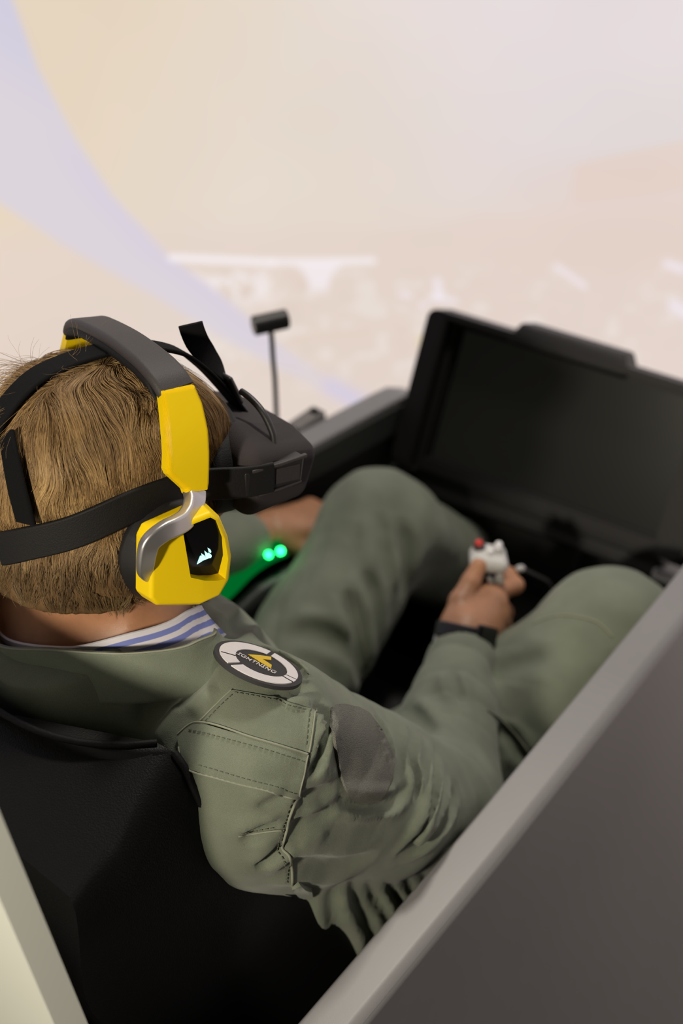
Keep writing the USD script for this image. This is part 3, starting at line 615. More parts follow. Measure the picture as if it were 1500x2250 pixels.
ramp = np.stack([np.interp(tone, [0, .5, 1], c) for c in ((.15, .34, .62), (.085, .21, .42), (.034, .090, .19))], 1)
nape_shade = np.interp(Rr[:, 2], [-.03, .02], [.42, 1.0])[:, None]  # strands darkened toward the nape: shade below the strap put into the colour
tc = np.repeat((ramp * nape_shade)[:, None], nP, 1).reshape(-1, 3)
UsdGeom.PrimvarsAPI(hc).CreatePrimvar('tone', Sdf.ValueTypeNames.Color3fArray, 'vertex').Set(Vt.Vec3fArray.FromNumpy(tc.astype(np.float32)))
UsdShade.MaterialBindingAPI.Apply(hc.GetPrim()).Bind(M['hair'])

# ------------------------------------------------------------------ headphones
def Hm(v): return HO + np.asarray(v) @ HF
def inH(m):
    m = m if isinstance(m, trimesh.Trimesh) else tm(m); q = trimesh.Trimesh(Hm(m.vertices), m.faces.copy(), process=False)
    if q.volume < 0: q.invert()
    return q
hp = thing('headphones', 'yellow and black over-ear headphones worn by the seated man', 'headphones', H((0, .015, .0)))
nb = unit(band_path - A_([0, .015, .06])); 
obj('headband', inH(sweep(band_path, rrect(.032, .0088, .0042), nb)), M['band'], hp, smooth=40)
obj('headband_cushion', inH(sweep(band_path - nb * .0062, rrect(.032, .008, .0036), nb, np.stack([np.ones(50), np.clip(np.minimum(np.arange(50), 49 - np.arange(50)) / 4, .4, 1)], 1))), M['soft'], hp, smooth=40)
slid = Polygon([(-.0142, 0), (-.0180, .026), (-.0208, .046), (-.0232, .056), (-.0220, .0605), (-.0105, .0745), (-.0095, .0790), (.0080, .0790), (.0098, .074), (.0135, .052), (.0158, .034), (.0158, .014), (.0130, 0)])
def slider(sgn):
    a, b = A_([.0785, .0253, .1155]), A_([.0985, .0297, .0370]); Lg = np.linalg.norm(b - a); d = (b - a) / Lg; bulge = lambda v: .0035 * np.sin(np.clip(v / Lg, 0, 1) * np.pi)
    N = unit(np.cross(d, [0, 1., 0])); N = N if N[0] > 0 else -N
    g = slid.buffer(-.0012).buffer(.0012)
    layers = [(g.buffer(-.0016), 0.0), (g, .0022), (g, .0058), (g.buffer(-.0028, join_style=2), .0092)]
    ms = [];
    e = extrude(g, .0058); ms.append(e)
    for k in range(8):
        t = (k + 1) / 8; p = g.buffer(-.0030 * (1 - math.cos(t * math.pi / 2)) ); e = extrude(p, .0004 + .0045 * (math.sin(t * math.pi / 2) - math.sin((t - 1 / 8) * math.pi / 2)))
        e.apply_translation([0, 0, .0058 - .0004 + .0045 * math.sin((t - 1 / 8) * math.pi / 2)]); ms.append(e)
    m = trimesh.util.concatenate(ms); v, f = trimesh.remesh.subdivide_to_size(m.vertices, m.faces, .012); 
    w = a + d * v[:, 1:2] + A_([0, 1., 0]) * v[:, :1] + N * (v[:, 2:3] - .004 + bulge(v[:, 1:2])); w = w * A_([sgn, 1, 1])
    q = trimesh.Trimesh(w, f, process=False); return q
def YZ(px, py, X):
    d = ray(px, py); t = (X - (CAM - HO) @ hx) / (d @ hx); p = CAM + d * t - HO; return float(p @ hy), float(p @ hz)
arm_p = spline([(X_, *YZ(x_, y_, X_)) for x_, y_, X_ in ((427, 1080, .0985), (427, 1098, .1030), (418, 1126, .1110), (400, 1147, .1180), (372, 1161, .1225), (342, 1180, .1240), (326, 1200, .1235), (321, 1226, .1215), (319, 1248, .1180), (327, 1262, .1120))], 60)
face = [YZ(*p, .121) for p in ((343, 1200), (352, 1182), (462, 1131), (480, 1140), (497, 1180), (505, 1225), (500, 1275), (482, 1306), (440, 1325), (395, 1331), (352, 1330), (341, 1318))]
panel = [YZ(*p, .121) for p in ((403, 1163), (462, 1137), (477, 1145), (494, 1185), (501, 1228), (495, 1272), (478, 1276), (450, 1276), (420, 1270), (413, 1215))]
def cup(sgn):
    cushion = sweep([(.072 + .001 * 0, .016 + .027 * math.cos(t), -.013 + .030 * math.sin(t)) for t in np.linspace(0, 2 * np.pi, 40, endpoint=False)], rrect(.026, .030, .011), A_([1., 0, 0]), closed=True, cap=False)
    hs = hull(*[((x, .016 + r * math.cos(t), -.013 + r * 1.06 * math.sin(t)), .005) for t in np.linspace(0, 2 * np.pi, 24, endpoint=False) for x, r in ((.080, .037), (.096, .030))], seg=10)
    fc = A_(face); c = fc.mean(0)
    sh = hull(*[((.1175 - (.003 if y < c[0] else 0), c[0] + (y - c[0]) * .965, c[1] + (z - c[1]) * .965), .0035) for y, z in fc], *[((.099, c[0] + (y - c[0]) * 1.02, c[1] + (z - c[1]) * 1.0), .0035) for y, z in fc], seg=12)
    pk = A_(panel); pv = []
    zt, zb = pk[:, 1].max(), pk[:, 1].min(); dep = lambda z: .1190 - .0085 * np.clip((zt - z) / (zt - zb), 0, 1) ** 1.2
    yc = pk.mean(0)
    cut = m3.Manifold.hull_points(np.vstack([[(dep(z), y, z) for y, z in pk], [(.14, y, z) for y, z in pk]]).astype(np.float32)); pin = m3.Manifold.hull_points(np.vstack([[(dep(z) + .0001, yc[0] + (y - yc[0]) * .995, yc[1] + (z - yc[1]) * .995) for y, z in pk], [(dep(z) - .003, y, z) for y, z in pk]]).astype(np.float32))
    out = [cushion, hs, sh - cut, pin, dep]
    return out
mX = lambda m, s: inH(trimesh.Trimesh(m.vertices * A_([s, 1, 1]), m.faces, process=False)) if isinstance(m, trimesh.Trimesh) else mX(tm(m), s)
for s in (1, -1):
    obj('slider', mX(slider(1), s), M['yellow'], hp, smooth=32, label='yellow headband slider' if s > 0 else None)
    w_ = np.interp(np.linspace(0, 1, 60), [0, .2, .5, .7, 1], [1.15, 1.1, 1.0, .95, .75])
    nrm = np.tile([1., 0, 0], (60, 1)); obj('yoke_arm', mX(sweep(arm_p, rrect(.0150, .0085, .0024), nrm, w_), s), M['silver'], hp, smooth=40, label='silver metal yoke arm' if s > 0 else None)
    cu, hs, sh, pin, dep = cup(s)
    ec = obj('ear_cup', mX(sh, s), M['yellow'], hp, smooth=38, label='yellow ear cup shell')
    obj('ear_cushion', mX(cu, s), M['soft'], ec, smooth=True); obj('cup_housing', mX(hs, s), M['black'], ec, smooth=40); obj('gloss_panel', mX(pin, s), M['gloss'], ec, smooth=30, label='glossy black panel')
    lg = []
    for poly_ in ([(1003, 983), (1014, 940), (1030, 885), (1042, 878), (1048, 905), (1060, 925), (1058, 945), (1030, 962)], [(1063, 940), (1066, 905), (1042, 852), (1080, 880), (1094, 905), (1098, 925)],
                  [(1102, 924), (1104, 880), (1073, 822), (1112, 852), (1126, 880), (1130, 912)], [(1134, 912), (1130, 870), (1118, 845), (1150, 865), (1160, 885), (1154, 908)], [(1106, 788), (1135, 805), (1150, 832), (1146, 850), (1124, 838), (1122, 812)]):
        P2 = [YZ(240 + x * .2, 1050 + y * .2, .119) for x, y in poly_]
        lg.append(m3.Manifold.hull_points(np.vstack([[(dep(z) + o, y, z) for y, z in P2] for o in (.0001, .0005)]).astype(np.float32)))
    obj('logo', mX(cat(*lg), s), M['logo'], ec, smooth=False, label='glowing pale green logo of ship sails')

# ------------------------------------------------------------------ virtual reality headset
vr = thing('vr_headset', 'black virtual reality headset strapped over the face of the seated man', 'VR headset', H((0, .11, .015)))
vis = hull(*[((sx * x, y, z), .014) for sx in (-1, 1) for x, y, z in ((.076, .092, .043), (.062, .1440, .032), (.072, .092, .010), (.060, .138, .009), (.045, .092, .050), (.035, .1465, .036), (.05, .142, .005))], seg=40)
visor = obj('visor', inH(vis), M['fabric'], vr, smooth=50, label='charcoal fabric visor body')
gk = [(.066 * math.cos(t), .092 - .018 * abs(math.cos(t)) ** 2, .026 + .036 * math.sin(t)) for t in np.linspace(0, 2 * np.pi, 40, endpoint=False)]
obj('face_gasket', inH(sweep(gk, rrect(.022, .030, .009), A_([0, 1., 0]), closed=True, cap=False)), M['soft'], vr, smooth=True)
for s in (1, -1):
    a = obj('side_arm', mX(hull(*[((x, y, z), .003) for x in (.079, .0865) for y, z in ((.080, .021), (.128, .0235), (.080, .038), (.130, .0405))]), s), M['black'], vr, smooth=40)
    obj('arm_edge', mX(sweep([(.0895, .090, .0185), (.0900, .110, .0200), (.0885, .130, .0215)], circle(.0011, 8)), s), M['band'], a, smooth=True)
    obj('arm_edge', mX(sweep([(.0890, .084, .0400), (.0900, .110, .0415), (.0885, .134, .0430)], rrect(.004, .003, .001)), s), M['band'], a, smooth=True)
    obj('arm_label', mX(rbox((.0893, .106, .0245), (.0901, .128, .0375), .0004), s), M['fabric'], a, smooth=30)
    obj('side_strap', mX(sweep(side_path, rrect(.026, .0042, .0018), unit(side_path * A_([1, .8, 0]))), s), M['soft'], vr, smooth=40)
    obj('rear_strap', mX(sweep(leg_path, rrect(.020, .0040, .0018), unit(leg_path * A_([1, 1.6, .2]))), s), M['strap'], vr, smooth=40)
obj('top_strap', inH(sweep(top_path, rrect(.026, .0034, .0015), unit(top_path - A_([0, 0, .05])))), M['strap'], vr, smooth=40)
tb = rbox((-.014, -.003, -.013), (.014, .003, .013), .0015)
tab = spline([(0, .119, .073), (0, .1075, .0920), (0, .0965, .1055), (.0, .0865, .120), (.0, .0815, .1335)], 24)
vd = HF @ -cF; w0 = np.linspace(0, 1, 24)[:, None] ** .6
obj('loose_strap_end', inH(sweep(tab, rrect(.0195, .0030, .0012), unit(A_([0, .8, .5]) * (1 - w0) + vd * w0))), M['strap'], vr, smooth=40)
cb = spline([(.030, .110, .082), (.052, .114, .074), (.068, .116, .058), (.078, .110, .042), (.086, .098, .033)], 30)
obj('cable', inH(sweep(cb, circle(.0028, 10))), M['black'], vr, smooth=True)
buck = hull(*[((x, y, z), .003) for x in (-.012, .012) for y, z in ((.120, .066), (.110, .086))]); obj('strap_buckle', inH(buck), M['black'], vr, smooth=40)

# ------------------------------------------------------------------ collars
NA = unit(NT - NB)
def strip(px, drop, out, rows, thick_=.0022, wave=0.0, c0=None):
    """a standing collar: its top edge through photograph places px (x, y, distance), falling away from the neck"""
    T = spline([at(*p) for p in px], 140); c = NB if c0 is None else c0
    ax = T - c; rad = unit(ax - NA * (ax @ NA)[:, None]); v = np.linspace(0, 1, rows); L = drop if np.ndim(drop) else np.full(140, drop)
    G = T[:, None] - NA * (v[None, :, None] * L[:, None, None]) + rad[:, None] * (out * v ** 1.4)[None, :, None]
    G += rad[:, None] * (wave * np.sin(np.arange(140) / 9.0)[:, None] * v[None])[..., None]
    I = G - rad[:, None] * thick_
    n = rows; i, k = np.meshgrid(np.arange(139), np.arange(n - 1), indexing='ij'); a = (i * n + k).ravel(); q = np.stack([a, a + 1, a + n + 1, a + n], 1); o = 140 * n
    ring = np.concatenate([np.arange(n), np.arange(1, 140) * n + n - 1, (139 * n + np.arange(n - 2, -1, -1)), np.arange(138, 0, -1) * n]); r2 = np.roll(ring, -1)
    Q = np.vstack([q, q[:, ::-1] + o, np.stack([ring, ring + o, r2 + o, r2], 1)]); f = np.vstack([Q[:, [0, 1, 2]], Q[:, [0, 2, 3]]])
    m = trimesh.Trimesh(np.vstack([G.reshape(-1, 3), I.reshape(-1, 3)]), f, process=False)
    if m.volume < 0: m.invert()
    return m, np.tile((v[None] * L[:, None]).ravel(), 2), T
shirt_px = [(62, 1272, 1.14), (20, 1318, 1.12), (-14, 1372, 1.085), (20, 1408, 1.055), (150, 1424, 1.015), (300, 1390, 1.005), (400, 1352, 1.02), (443, 1330, 1.04)]
drp = np.interp(np.arange(140), [0, 100, 128, 139], [.030, .034, .036, .028]); sc_, sv, _ = strip(shirt_px, drp, .016, 70)
per = (sv / .0088) % 1.0; bl = (per > .50); scol = np.where(bl[:, None], A_(lin(118, 128, 190)), A_(lin(214, 210, 218)))
obj('shirt_collar', sc_, M['stripe'], person, smooth=True, label='blue and white striped shirt collar', colors={'stripe': scol})
col_px = [(-120, 1300, 1.13), (-80, 1385, 1.075), (0, 1421, 1.035), (120, 1429, 1.002), (240, 1437, .982), (340, 1432, .978), (425, 1414, .985), (468, 1396, .998), (476, 1382, 1.008)]
drc = np.interp(np.arange(140), [0, 90, 125, 134, 139], [.040, .044, .040, .026, .012]); cc_, cv, cT = strip(col_px, drc, .012, 16, .003)
coln = obj('suit_collar', cc_, M['suit2'], suit_n, smooth=True)
obj('edge_stitch', sweep(cT[8:-2] + NA * .0003, circle(.0009, 6)), M['stitch2'], coln, smooth=True)

# ------------------------------------------------------------------ pockets, seams, hook-and-loop pad: cloth panels lying on the suit
def panel(px, t, hgt=.0045):
    poly = Polygon(px).buffer(0); x0, y0, x1, y1 = poly.bounds; st = 5.0
    gx, gy = np.meshgrid(np.arange(x0, x1, st), np.arange(y0, y1, st)); g = np.stack([gx.ravel(), gy.ravel()], 1)
    import shapely
    inn = shapely.contains_xy(poly.buffer(-st * .45), g[:, 0], g[:, 1]); b = np.array(poly.exterior.segmentize(4.0).coords)[:-1]
    pts = np.vstack([b, g[inn]]); from scipy.spatial import Delaunay
    tri = Delaunay(pts).simplices; ctr = pts[tri].mean(1); tri = tri[shapely.contains_xy(poly, ctr[:, 0], ctr[:, 1])]
    P, _ = trace(suit_sdf, pts); n = grad(suit_sdf, P, .003)
    v = np.vstack([P + n * t, P - n * .0015]); N = len(pts); nb_ = len(b); r = np.arange(nb_); r2 = (r + 1) % nb_
    a, b2, c = pts[tri[:, 0]], pts[tri[:, 1]], pts[tri[:, 2]]; flip = ((b2 - a)[:, 0] * (c - a)[:, 1] - (b2 - a)[:, 1] * (c - a)[:, 0]) < 0; tri[flip] = tri[flip][:, ::-1]
    f = np.vstack([tri[:, ::-1], tri + N, np.stack([r, r2, r2 + N], 1), np.stack([r, r2 + N, r + N], 1)])
    m = trimesh.Trimesh(v, f, process=False)
    tn = np.cross(v[f[0, 1]] - v[f[0, 0]], v[f[0, 2]] - v[f[0, 0]])
    if tn @ n[f[0, 0] % N] < 0: m.invert()
    return m
def seam(px, r=.0009, off=.0012, n=80, close=False):
    P, _ = trace(suit_sdf, np.array(spline(np.hstack([A_(px, float), np.zeros((len(px), 1))]), n))[:, :2]); P = gaussian_filter1d(P, 1.2, axis=0, mode='nearest'); return sweep(P + grad(suit_sdf, P, .003) * off, circle(r, 6))
def each(name, ms, mat, parent, smooth=True, **kw):
    for m_ in ms: obj(name, m_, mat, parent, smooth=smooth, **kw)
def dashes(px, off=.0020, pitch=.0042, r=.00038):
    P, _ = trace(suit_sdf, np.array(spline(np.hstack([A_(px, float), np.zeros((len(px), 1))]), 160))[:, :2]); P = P + grad(suit_sdf, P, .003) * off
    u = np.r_[0, np.cumsum(np.linalg.norm(np.diff(P, axis=0), axis=1))]; ms = []
    for s in np.arange(0, u[-1] - pitch, pitch):
        a, b = [A_([np.interp(x, u, P[:, k]) for k in range(3)]) for x in (s, s + pitch * .6)]; ms.append(sweep(np.stack([a, (a + b) / 2, b]), circle(r, 5)))
    return trimesh.util.concatenate(ms)
pocket = [(393, 1616), (438, 1588), (677, 1657), (672, 1670), (653, 1752), (475, 1707), (412, 1686), (397, 1640)]
pk_n = obj('pocket_flap', panel(pocket, .0026), M['suit2'], suit_n, smooth=40)
each('edge_stitch', [seam([(393, 1616), (438, 1588), (560, 1622), (677, 1657)], .0008, .0026), seam([(653, 1752), (560, 1729), (475, 1707), (412, 1686), (397, 1640)], .0008, .0024), seam([(676, 1658), (664, 1706), (653, 1752)], .0007, .0024)], M['stitch2'], pk_n, smooth=True)
each('dashed_stitch', [dashes([(420, 1605), (560, 1640), (672, 1674)], .0032), dashes([(440, 1680), (540, 1708), (655, 1740)], .0032)], M['stitch'], pk_n, smooth=False, kind='stuff')
yk = obj('yoke_panel', panel([(441, 1585), (510, 1517), (600, 1533), (690, 1560), (678, 1654), (560, 1620)], .0014), M['suit'], suit_n, smooth=40)
each('edge_stitch', [seam([(441, 1585), (475, 1550), (510, 1517)], .0007, .0016), seam([(692, 1557), (686, 1610), (678, 1654)], .0008, .0016)], M['stitch2'], yk, smooth=True)
each('dashed_stitch', [dashes([(453, 1586), (486, 1552), (520, 1521)], .0022), dashes([(680, 1560), (675, 1605), (668, 1650)], .0022), dashes([(516, 1524), (600, 1541), (682, 1564)], .0022)], M['stitch'], yk, smooth=False, kind='stuff')
each('sleeve_seam', [seam([(653, 1752), (646, 1765), (627, 1826), (620, 1861), (636, 1882), (641, 1947)], .0011, .0010), seam([(523, 1837), (570, 1830), (623, 1824)], .0008, .0006)], M['stitch2'], suit_n, smooth=True)
each('dashed_stitch', [dashes([(640, 1757), (616, 1826), (607, 1862), (622, 1886), (627, 1942)], .0016), dashes([(530, 1830), (570, 1823), (612, 1818)], .0012)], M['stitch'], suit_n, smooth=False, kind='stuff')
pad = [(725, 1557), (729, 1600), (733, 1640), (744, 1700), (757, 1735), (768, 1752), (790, 1763), (812, 1765), (832, 1757), (850, 1728), (860, 1695), (863, 1672), (857, 1645), (846, 1622), (828, 1593), (806, 1568), (783, 1556), (752, 1549), (735, 1550)]
obj('arm_pad', panel(pad, .0024), M['velcro'], suit_n, smooth=40, label='dark grey hook-and-loop pad on the upper arm')
obj('waist_tab', panel([(640, 1945), (655, 1938), (668, 1945), (684, 1950), (684, 1960), (676, 1966), (664, 1966), (652, 1960)], .004), M['suit2'], suit_n, smooth=40)
# knee and thigh seams
each('thigh_seam', [seam([(1170, 1372), (1235, 1352), (1300, 1362), (1345, 1400)], .0010, .0006), seam([(1068, 1560), (1120, 1600), (1165, 1660)], .0010, .0006), seam([(770, 1290), (800, 1420), (822, 1520)], .0010, .0004)], M['stitch2'], suit_n, smooth=True)

# round embroidered patch in front of the shoulder
PF = lambda m, z: frame_mesh(m, pc + un * z, ux * Rp, uy * Rp, un)
patch = obj('chest_patch', PF(extrude(Point(0, 0).buffer(1.12, 40), .0030), -.0030), M['patchblk'], suit_n, smooth=30, label='round black patch with a white ring and a yellow arrow')
obj('rim', sweep(pc + np.stack([math.cos(t) * ux + math.sin(t) * uy for t in np.linspace(0, 2 * np.pi, 80, endpoint=False)]) * Rp * 1.165 - un * .0015, circle(.0009, 6), closed=True, cap=False), M['patchwht'], patch, smooth=True) if False else None
ring = Point(0, 0).buffer(1.0, 40).difference(Point(.06, .03).buffer(.66, 40)).difference(Point(0.0, 0).buffer(.0001))
for a_, w_ in ((78, .055), (196, .03), (232, .06), (338, .03), (352, .02)):
    a_ = math.radians(a_); c_, s_ = math.cos(a_), math.sin(a_); ring = ring.difference(Polygon([(c_ * .3 - s_ * w_, s_ * .3 + c_ * w_), (c_ * 1.2 - s_ * w_, s_ * 1.2 + c_ * w_), (c_ * 1.2 + s_ * w_, s_ * 1.2 - c_ * w_), (c_ * .3 + s_ * w_, s_ * .3 - c_ * w_)]))
for g in getattr(ring, 'geoms', [ring]): obj('ring_segment', PF(extrude(g, .0008), 0), M['patchwht'], patch, smooth=30)
def pd(px, py):
    d = ray(px, py); t = ((pc - CAM) @ un) / (d @ un); p = CAM + d * t - pc; return float(p @ ux) / Rp, float(p @ uy) / Rp
chk = Polygon([pd(*p) for p in ((544, 1440), (570, 1441.5), (595, 1445.5), (594.5, 1452.5), (576, 1450), (596, 1463), (594.5, 1471), (570, 1456.5))])
obj('arrow', PF(extrude(chk, .0009), 0), M['patchyel'], patch, smooth=30)
ta, tb_ = A_(pd(512, 1433)), A_(pd(603, 1480)); tdir = unit(tb_ - ta)
tx = meshkit.text_mesh('LIGHTNING', .16, .0009); tx.apply_translation([-tx.bounds[0, 0], 0, 0]); tx.vertices[:, 0] *= np.linalg.norm(tb_ - ta) / tx.bounds[1, 0]
v_ = tx.vertices.copy(); tx.vertices[:, 0] = ta[0] + v_[:, 0] * tdir[0] - v_[:, 1] * tdir[1]; tx.vertices[:, 1] = ta[1] + v_[:, 0] * tdir[1] + v_[:, 1] * tdir[0] - .05
obj('lettering', PF(tx, 0), M['patchwht'], patch, smooth=False, kind=None)

# ------------------------------------------------------------------ watch and shirt cuff on the right wrist
wd_ = unit(at(1028, 1380, 1.472) - J['rw']); wx_ = unit(np.cross(wd_, un)); wz_ = np.cross(wd_, wx_)
def loop(c, d, r, hgt, t, fl=.86, n=48):
    x = unit(np.cross(d, cF)); y = np.cross(d, x); T_ = np.linspace(0, 2 * np.pi, n, endpoint=False)
    return sweep(c + np.cos(T_)[:, None] * x * r + np.sin(T_)[:, None] * y * r * fl, rrect(hgt, t, min(hgt, t) * .4), np.cos(T_)[:, None] * x + np.sin(T_)[:, None] * y, closed=True, cap=False)
obj('shirt_cuff', loop(J['rw'] - wd_ * .004, wd_, .0335, .022, .003, .95), M['white'], person, smooth=40, label='white shirt cuff at the wrist')
wt = thing('wristwatch', 'dark rubber wristwatch on the right wrist beside the white cuff', 'watch', Wr)
obj('strap', loop(Wr + wd_ * .010, wd_, .0305, .017, .0045, .92), M['watch'], wt, smooth=40)
cse = unit(-cF + cR * .9); obj('case', frame_mesh(rbox((-.015, -.013, 0), (.015, .013, .008), .003), Wr + wd_ * .010 + unit(cse - wd_ * (cse @ wd_)) * .0285, unit(np.cross(wd_, cse)), wd_, unit(cse - wd_ * (cse @ wd_))), M['gloss'], wt, smooth=40)

# ------------------------------------------------------------------ control stick
g0, g1 = at(1062, 1330, 1.545), at(1072, 1236, 1.505); ga = unit(g1 - g0)
if ga[2] < 0: ga = -ga
base = g0 - ga * .0; stk = thing('control_stick', 'control stick with a pale grey button head gripped by the right hand', 'joystick', (g0[0], g0[1] , .12))
gx = unit(cR - ga * (cR @ ga)); gy = np.cross(ga, gx)
if gy @ cF < 0: gy = -gy
def GF(m): return frame_mesh(m, g1, gx, gy, ga)
grip = sweep([g1 - ga * t for t in (.125, .10, .07, .04, .012)], circle(1, 20), None, A_([.018, .016, .0140, .0135, .0140]))
obj('grip', grip, M['black'], stk, smooth=True)
obj('grip_head', GF(hull(*[((x, y, z), .009) for x, y in ((-.013, -.008), (.013, -.009), (-.012, .012), (.012, .012)) for z in (.004,)], *[((x, y, z), .009) for x, y, z in ((-.010, -.006, .007), (.010, -.008, .004), (-.010, .010, .009), (.009, .010, .006))], seg=28)), M['gripgrey'], stk, smooth=50, label='pale grey grip head')
def stud(x, y, z, r, h, mat, nm, dome=.4):
    m = trimesh.creation.revolve([(0, 0), (r * 1.05, 0), (r, h * .6), (r * .75, h * .92), (0, h)], sections=24); m.apply_translation([x, y, z]); return obj(nm, GF(m), mat, stk, smooth=40)
stud(-.011, .007, .0165, .0068, .005, M['black'], 'button_ring'); stud(-.0115, .0075, .0205, .0045, .005, M['red'], 'red_button'); stud(.010, .004, .013, .0062, .008, M['gripgrey'], 'hat_switch'); stud(.001, -.002, .015, .0042, .006, M['white'], 'button'); stud(.012, .013, .012, .0045, .007, M['white'], 'button')
obj('trigger', GF(hull(((.013, -.010, -.012), .004), ((.015, -.012, -.018), .0035), ((.008, -.010, -.018), .003))), M['gripgrey'], stk, smooth=40)
obj('thumb_lever', GF(hull(((.001, -.016, -.010), .0028), ((.004, -.017, -.018), .0022))), M['gripgrey'], stk, smooth=40)
fl0 = A_([g0[0], g0[1], .12]); low_pt = g1 - ga * .125
obj('stick_shaft', sweep(spline([fl0, fl0 + A_([0, 0, .2]), low_pt - A_([0, 0, .06]), low_pt], 30), circle(.012, 14)), M['black'], stk, smooth=True)
obj('stick_base', hull(*[((fl0[0] + x, fl0[1] + y, z), .01) for x in (-.05, .05) for y in (-.05, .05) for z in (.131, .150)]), M['black'], stk, smooth=40)
p_ = at(1145, 1249, 1.56); sd_ = thing('toggle_switch', 'small bright toggle knob on the dark panel right of the stick', 'switch', p_)
obj('knob', hull((p_, .0045), (p_ + A_([0, -.006, .004]), .004)), M['gripgrey'], sd_, smooth=40); obj('stem', sweep([p_, p_ + A_([.01, .05, -.05]), p_ + A_([.015, .09, -.12])], circle(.003, 8)), M['black'], sd_, smooth=True)

# ------------------------------------------------------------------ throttle on the left console
con = thing('left_console', 'black side console left of the seat under the throttle', 'console', (-.22, .2, .12))
obj('console_body', rbox((-.272, -.10, .12), (-.205, .50, .655), .01), M['inner'], con, smooth=40)
c0, c1, c2, c3 = at(456, 1335, 1.60), at(545, 1322, 1.66), at(592, 1222, 1.655), at(618, 1208, 1.66)
thr = thing('throttle', 'black throttle lever lit by green lights under the left hand', 'throttle', (-.235, .25, .655))
tb0 = spline([at(470, 1318, 1.63), at(500, 1290, 1.64), at(540, 1250, 1.65), at(580, 1222, 1.66), at(622, 1203, 1.67)], 40)
obj('throttle_body', hull(*[(p + A_([dx, dy, dz]), .012) for p in (tb0[4], tb0[20], tb0[38]) for dx, dy, dz in ((.02, .0, -.03), (.045, .02, -.10), (-.0, .0, -.10))]), M['black'], thr, smooth=40)
obj('light_strip', sweep(tb0, rrect(.026, .006, .0025), A_([.2, -.4, .9])), M['ledstrip'], thr, smooth=40, label='dim green light strip')
for p, r in ((c0 + A_([.002, 0, 0]), .0050), (c1, .0042), (at(590, 1219, 1.645), .0046), (at(616, 1211, 1.648), .0050)):
    obj('green_light', tm(m3.Manifold.sphere(r, 24).translate([float(x) for x in p])), M['led'], thr, smooth=True)
ph = lw + fd * .10 + up * -.035
obj('throttle_handle', hull((ph - sd * .035, .018), (ph + sd * .035, .018)), M['black'], thr, smooth=40)
obj('throttle_arm', sweep(spline([ph, ph - A_([0, -.01, .06]), A_([-.235, .30, .655])], 16), rrect(.016, .010, .003)), M['black'], thr, smooth=40)

# ------------------------------------------------------------------ tracking camera on a thin stem at the left sill
tp = onx(594, 708, -.312); tbp = onx(598, 940, -.312); tbp[2] = max(tbp[2], .78)
trk = thing('tracking_camera', 'small black cylindrical tracking camera on a thin upright stem', 'camera', (tp[0], tp[1], .772))
ax_ = unit(cR * .93 + cU * .24 + cF * .25); dd = (tp - CAM) @ cF
obj('camera_body', sweep([tp - ax_ * .0225, tp - ax_ * .0215, tp + ax_ * .021, tp + ax_ * .0225], circle(1, 32), None, A_([.0110, .0125, .0125, .0108])), M['black'], trk, smooth=40)
obj('lens', sweep([tp - ax_ * .0232, tp - ax_ * .0224], circle(.0095, 28)), M['gloss'], trk, smooth=40)
sp_ = spline([tp - A_([0, 0, .008]), tp + A_([.0015, .0, -.04]), tp + A_([.001, .003, -.09]), A_([tp[0], tp[1] + .004, .785])], 30)
obj('stem', sweep(sp_, circle(.0034, 12)), M['black'], trk, smooth=True); obj('foot', trimesh.creation.revolve([(0, 0), (.020, 0), (.020, .004), (.006, .009), (0, .009)], sections=32).apply_translation([tp[0], tp[1] + .004, .772]), M['black'], trk, smooth=40)
bq = onx(690, 930, -.31); br = thing('sill_bracket', 'small brown-grey bracket on the far left sill behind the headset', 'bracket', (bq[0], bq[1], .77))
obj('bracket_post', rbox((bq[0] - .010, bq[1] - .008, .768), (bq[0] + .010, bq[1] + .010, bq[2] + .016), .003), M['side'], br, smooth=40); obj('bracket_foot', rbox((bq[0] - .012, bq[1] - .045, .768), (bq[0] + .012, bq[1] + .012, bq[2] - .006), .003), M['side'], br, smooth=40)

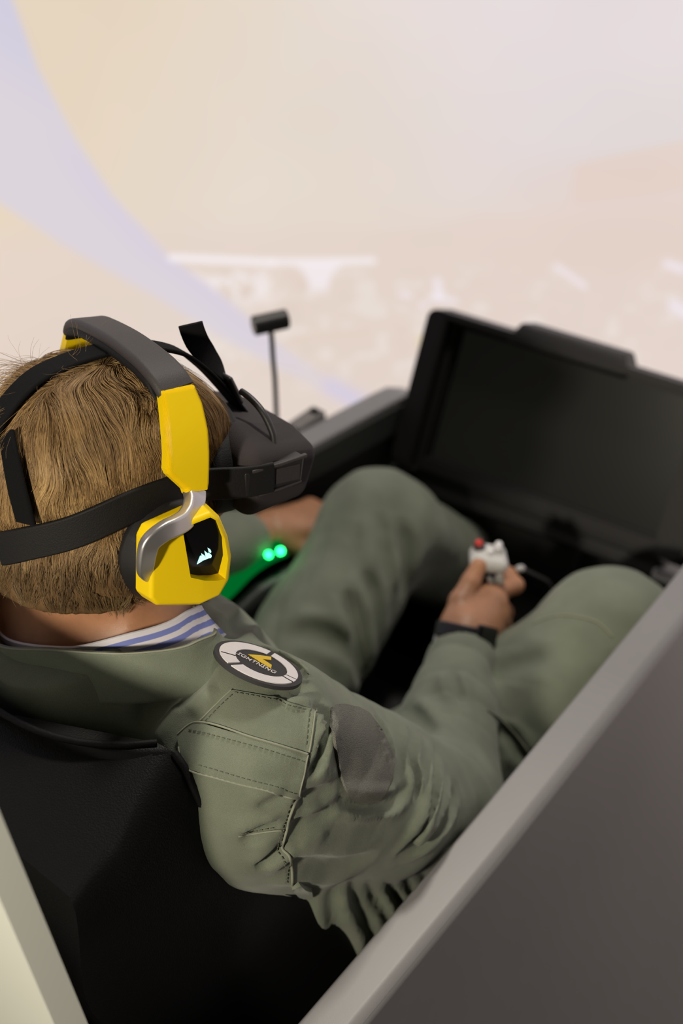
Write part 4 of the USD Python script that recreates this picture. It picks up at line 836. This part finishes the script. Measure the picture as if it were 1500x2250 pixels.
# ------------------------------------------------------------------ the seat
seat = thing('bucket_seat', 'black high-backed cockpit seat holding the man in the green suit', 'seat', (0, -.1, .12))
ed = A_([at(345, 1632, .972), at(385, 1655, .968), at(430, 1742, .970), at(492, 1862, 1.005), at(545, 1912, 1.040), at(640, 1962, 1.075), at(705, 1966, 1.105), at(772, 2012, 1.150), at(800, 2085, 1.185)])
ed = spline(ed, 26)
bk = spline(A_([at(165, 1960, .915), at(172, 1972, .915), ed[9] + A_([-.01, -.14, -.03]), ed[17] + A_([-.005, -.16, -.04]), ed[25] + A_([-.005, -.17, -.06])]), 26)
secs = []
for e, b in zip(ed, bk):
    yc = -.262 + (1.05 - e[2]) * .40 - .014; m_ = A_([0, min(yc, e[1] - .004), e[2]]); mb = A_([0, b[1] - .005, b[2]])
    s_ = []
    for t in np.linspace(-1, 1, 21): w = abs(t) ** 3.0; s_.append(A_([e[0] * t, m_[1] + (e[1] - m_[1]) * w, m_[2] + (e[2] - m_[2]) * w]))
    s_.append(A_([(e[0] * .35 + b[0] * .65) + .006, e[1] * .35 + b[1] * .65, e[2] * .35 + b[2] * .65]))
    for t in np.linspace(1, -1, 9): s_.append(A_([b[0] * t, mb[1], b[2]]))
    s_.append(A_([-(e[0] * .35 + b[0] * .65) - .006, e[1] * .35 + b[1] * .65, e[2] * .35 + b[2] * .65]))
    secs.append(s_)
# carry the back down to the seat pan
last = A_(secs[-1]); down_ = last.copy(); down_[:, 2] -= .30; down_[:, 1] += .08; secs.append(list(down_))
sv_ = A_(secs); n1, n2 = sv_.shape[:2]; i, k = np.meshgrid(np.arange(n1 - 1), np.arange(n2), indexing='ij'); i, k = i.ravel(), k.ravel(); l = (k + 1) % n2
sf = np.vstack([np.stack([i * n2 + k, i * n2 + l, i * n2 + n2 + l], 1), np.stack([i * n2 + k, i * n2 + n2 + l, i * n2 + n2 + k], 1)])
V_ = sv_.reshape(-1, 3); tops = []
for e_, fl_ in ((0, 1), (n1 - 1, 0)):
    fr_ = list(range(e_ * n2, e_ * n2 + 21)); bb_ = [e_ * n2 + n2 - 1] + list(range(e_ * n2 + n2 - 2, e_ * n2 + 20, -1))
    c_ = len(V_); V_ = np.vstack([V_, V_[e_ * n2:e_ * n2 + n2].mean(0)]); q_ = np.arange(n2); t_ = np.stack([np.full(n2, c_), e_ * n2 + q_, e_ * n2 + (q_ + 1) % n2], 1); sf = np.vstack([sf, t_ if not fl_ else t_[:, ::-1]])
sm_ = trimesh.Trimesh(V_, sf, process=False)
if sm_.volume < 0: sm_.invert()
obj('seat_back', sm_, M['seat'], seat, smooth=50)
piping = sweep(ed[1:], circle(.0032, 8)); obj('piping', piping, M['soft'], seat, smooth=True); obj('piping', sweep(ed[1:] * A_([-1, 1, 1]), circle(.0032, 8)), M['soft'], seat, smooth=True)
topline = np.vstack([(A_(secs[0])[:21])]); obj('top_piping', sweep(topline, circle(.0028, 8)), M['soft'], seat, smooth=True)
obj('seat_cushion', rbox((-.20, -.16, .40), (.20, .36, .52), .04, 20), M['seat'], seat, smooth=True); obj('seat_base', rbox((-.17, -.14, .12), (.17, .30, .42), .02), M['inner'], seat, smooth=40)
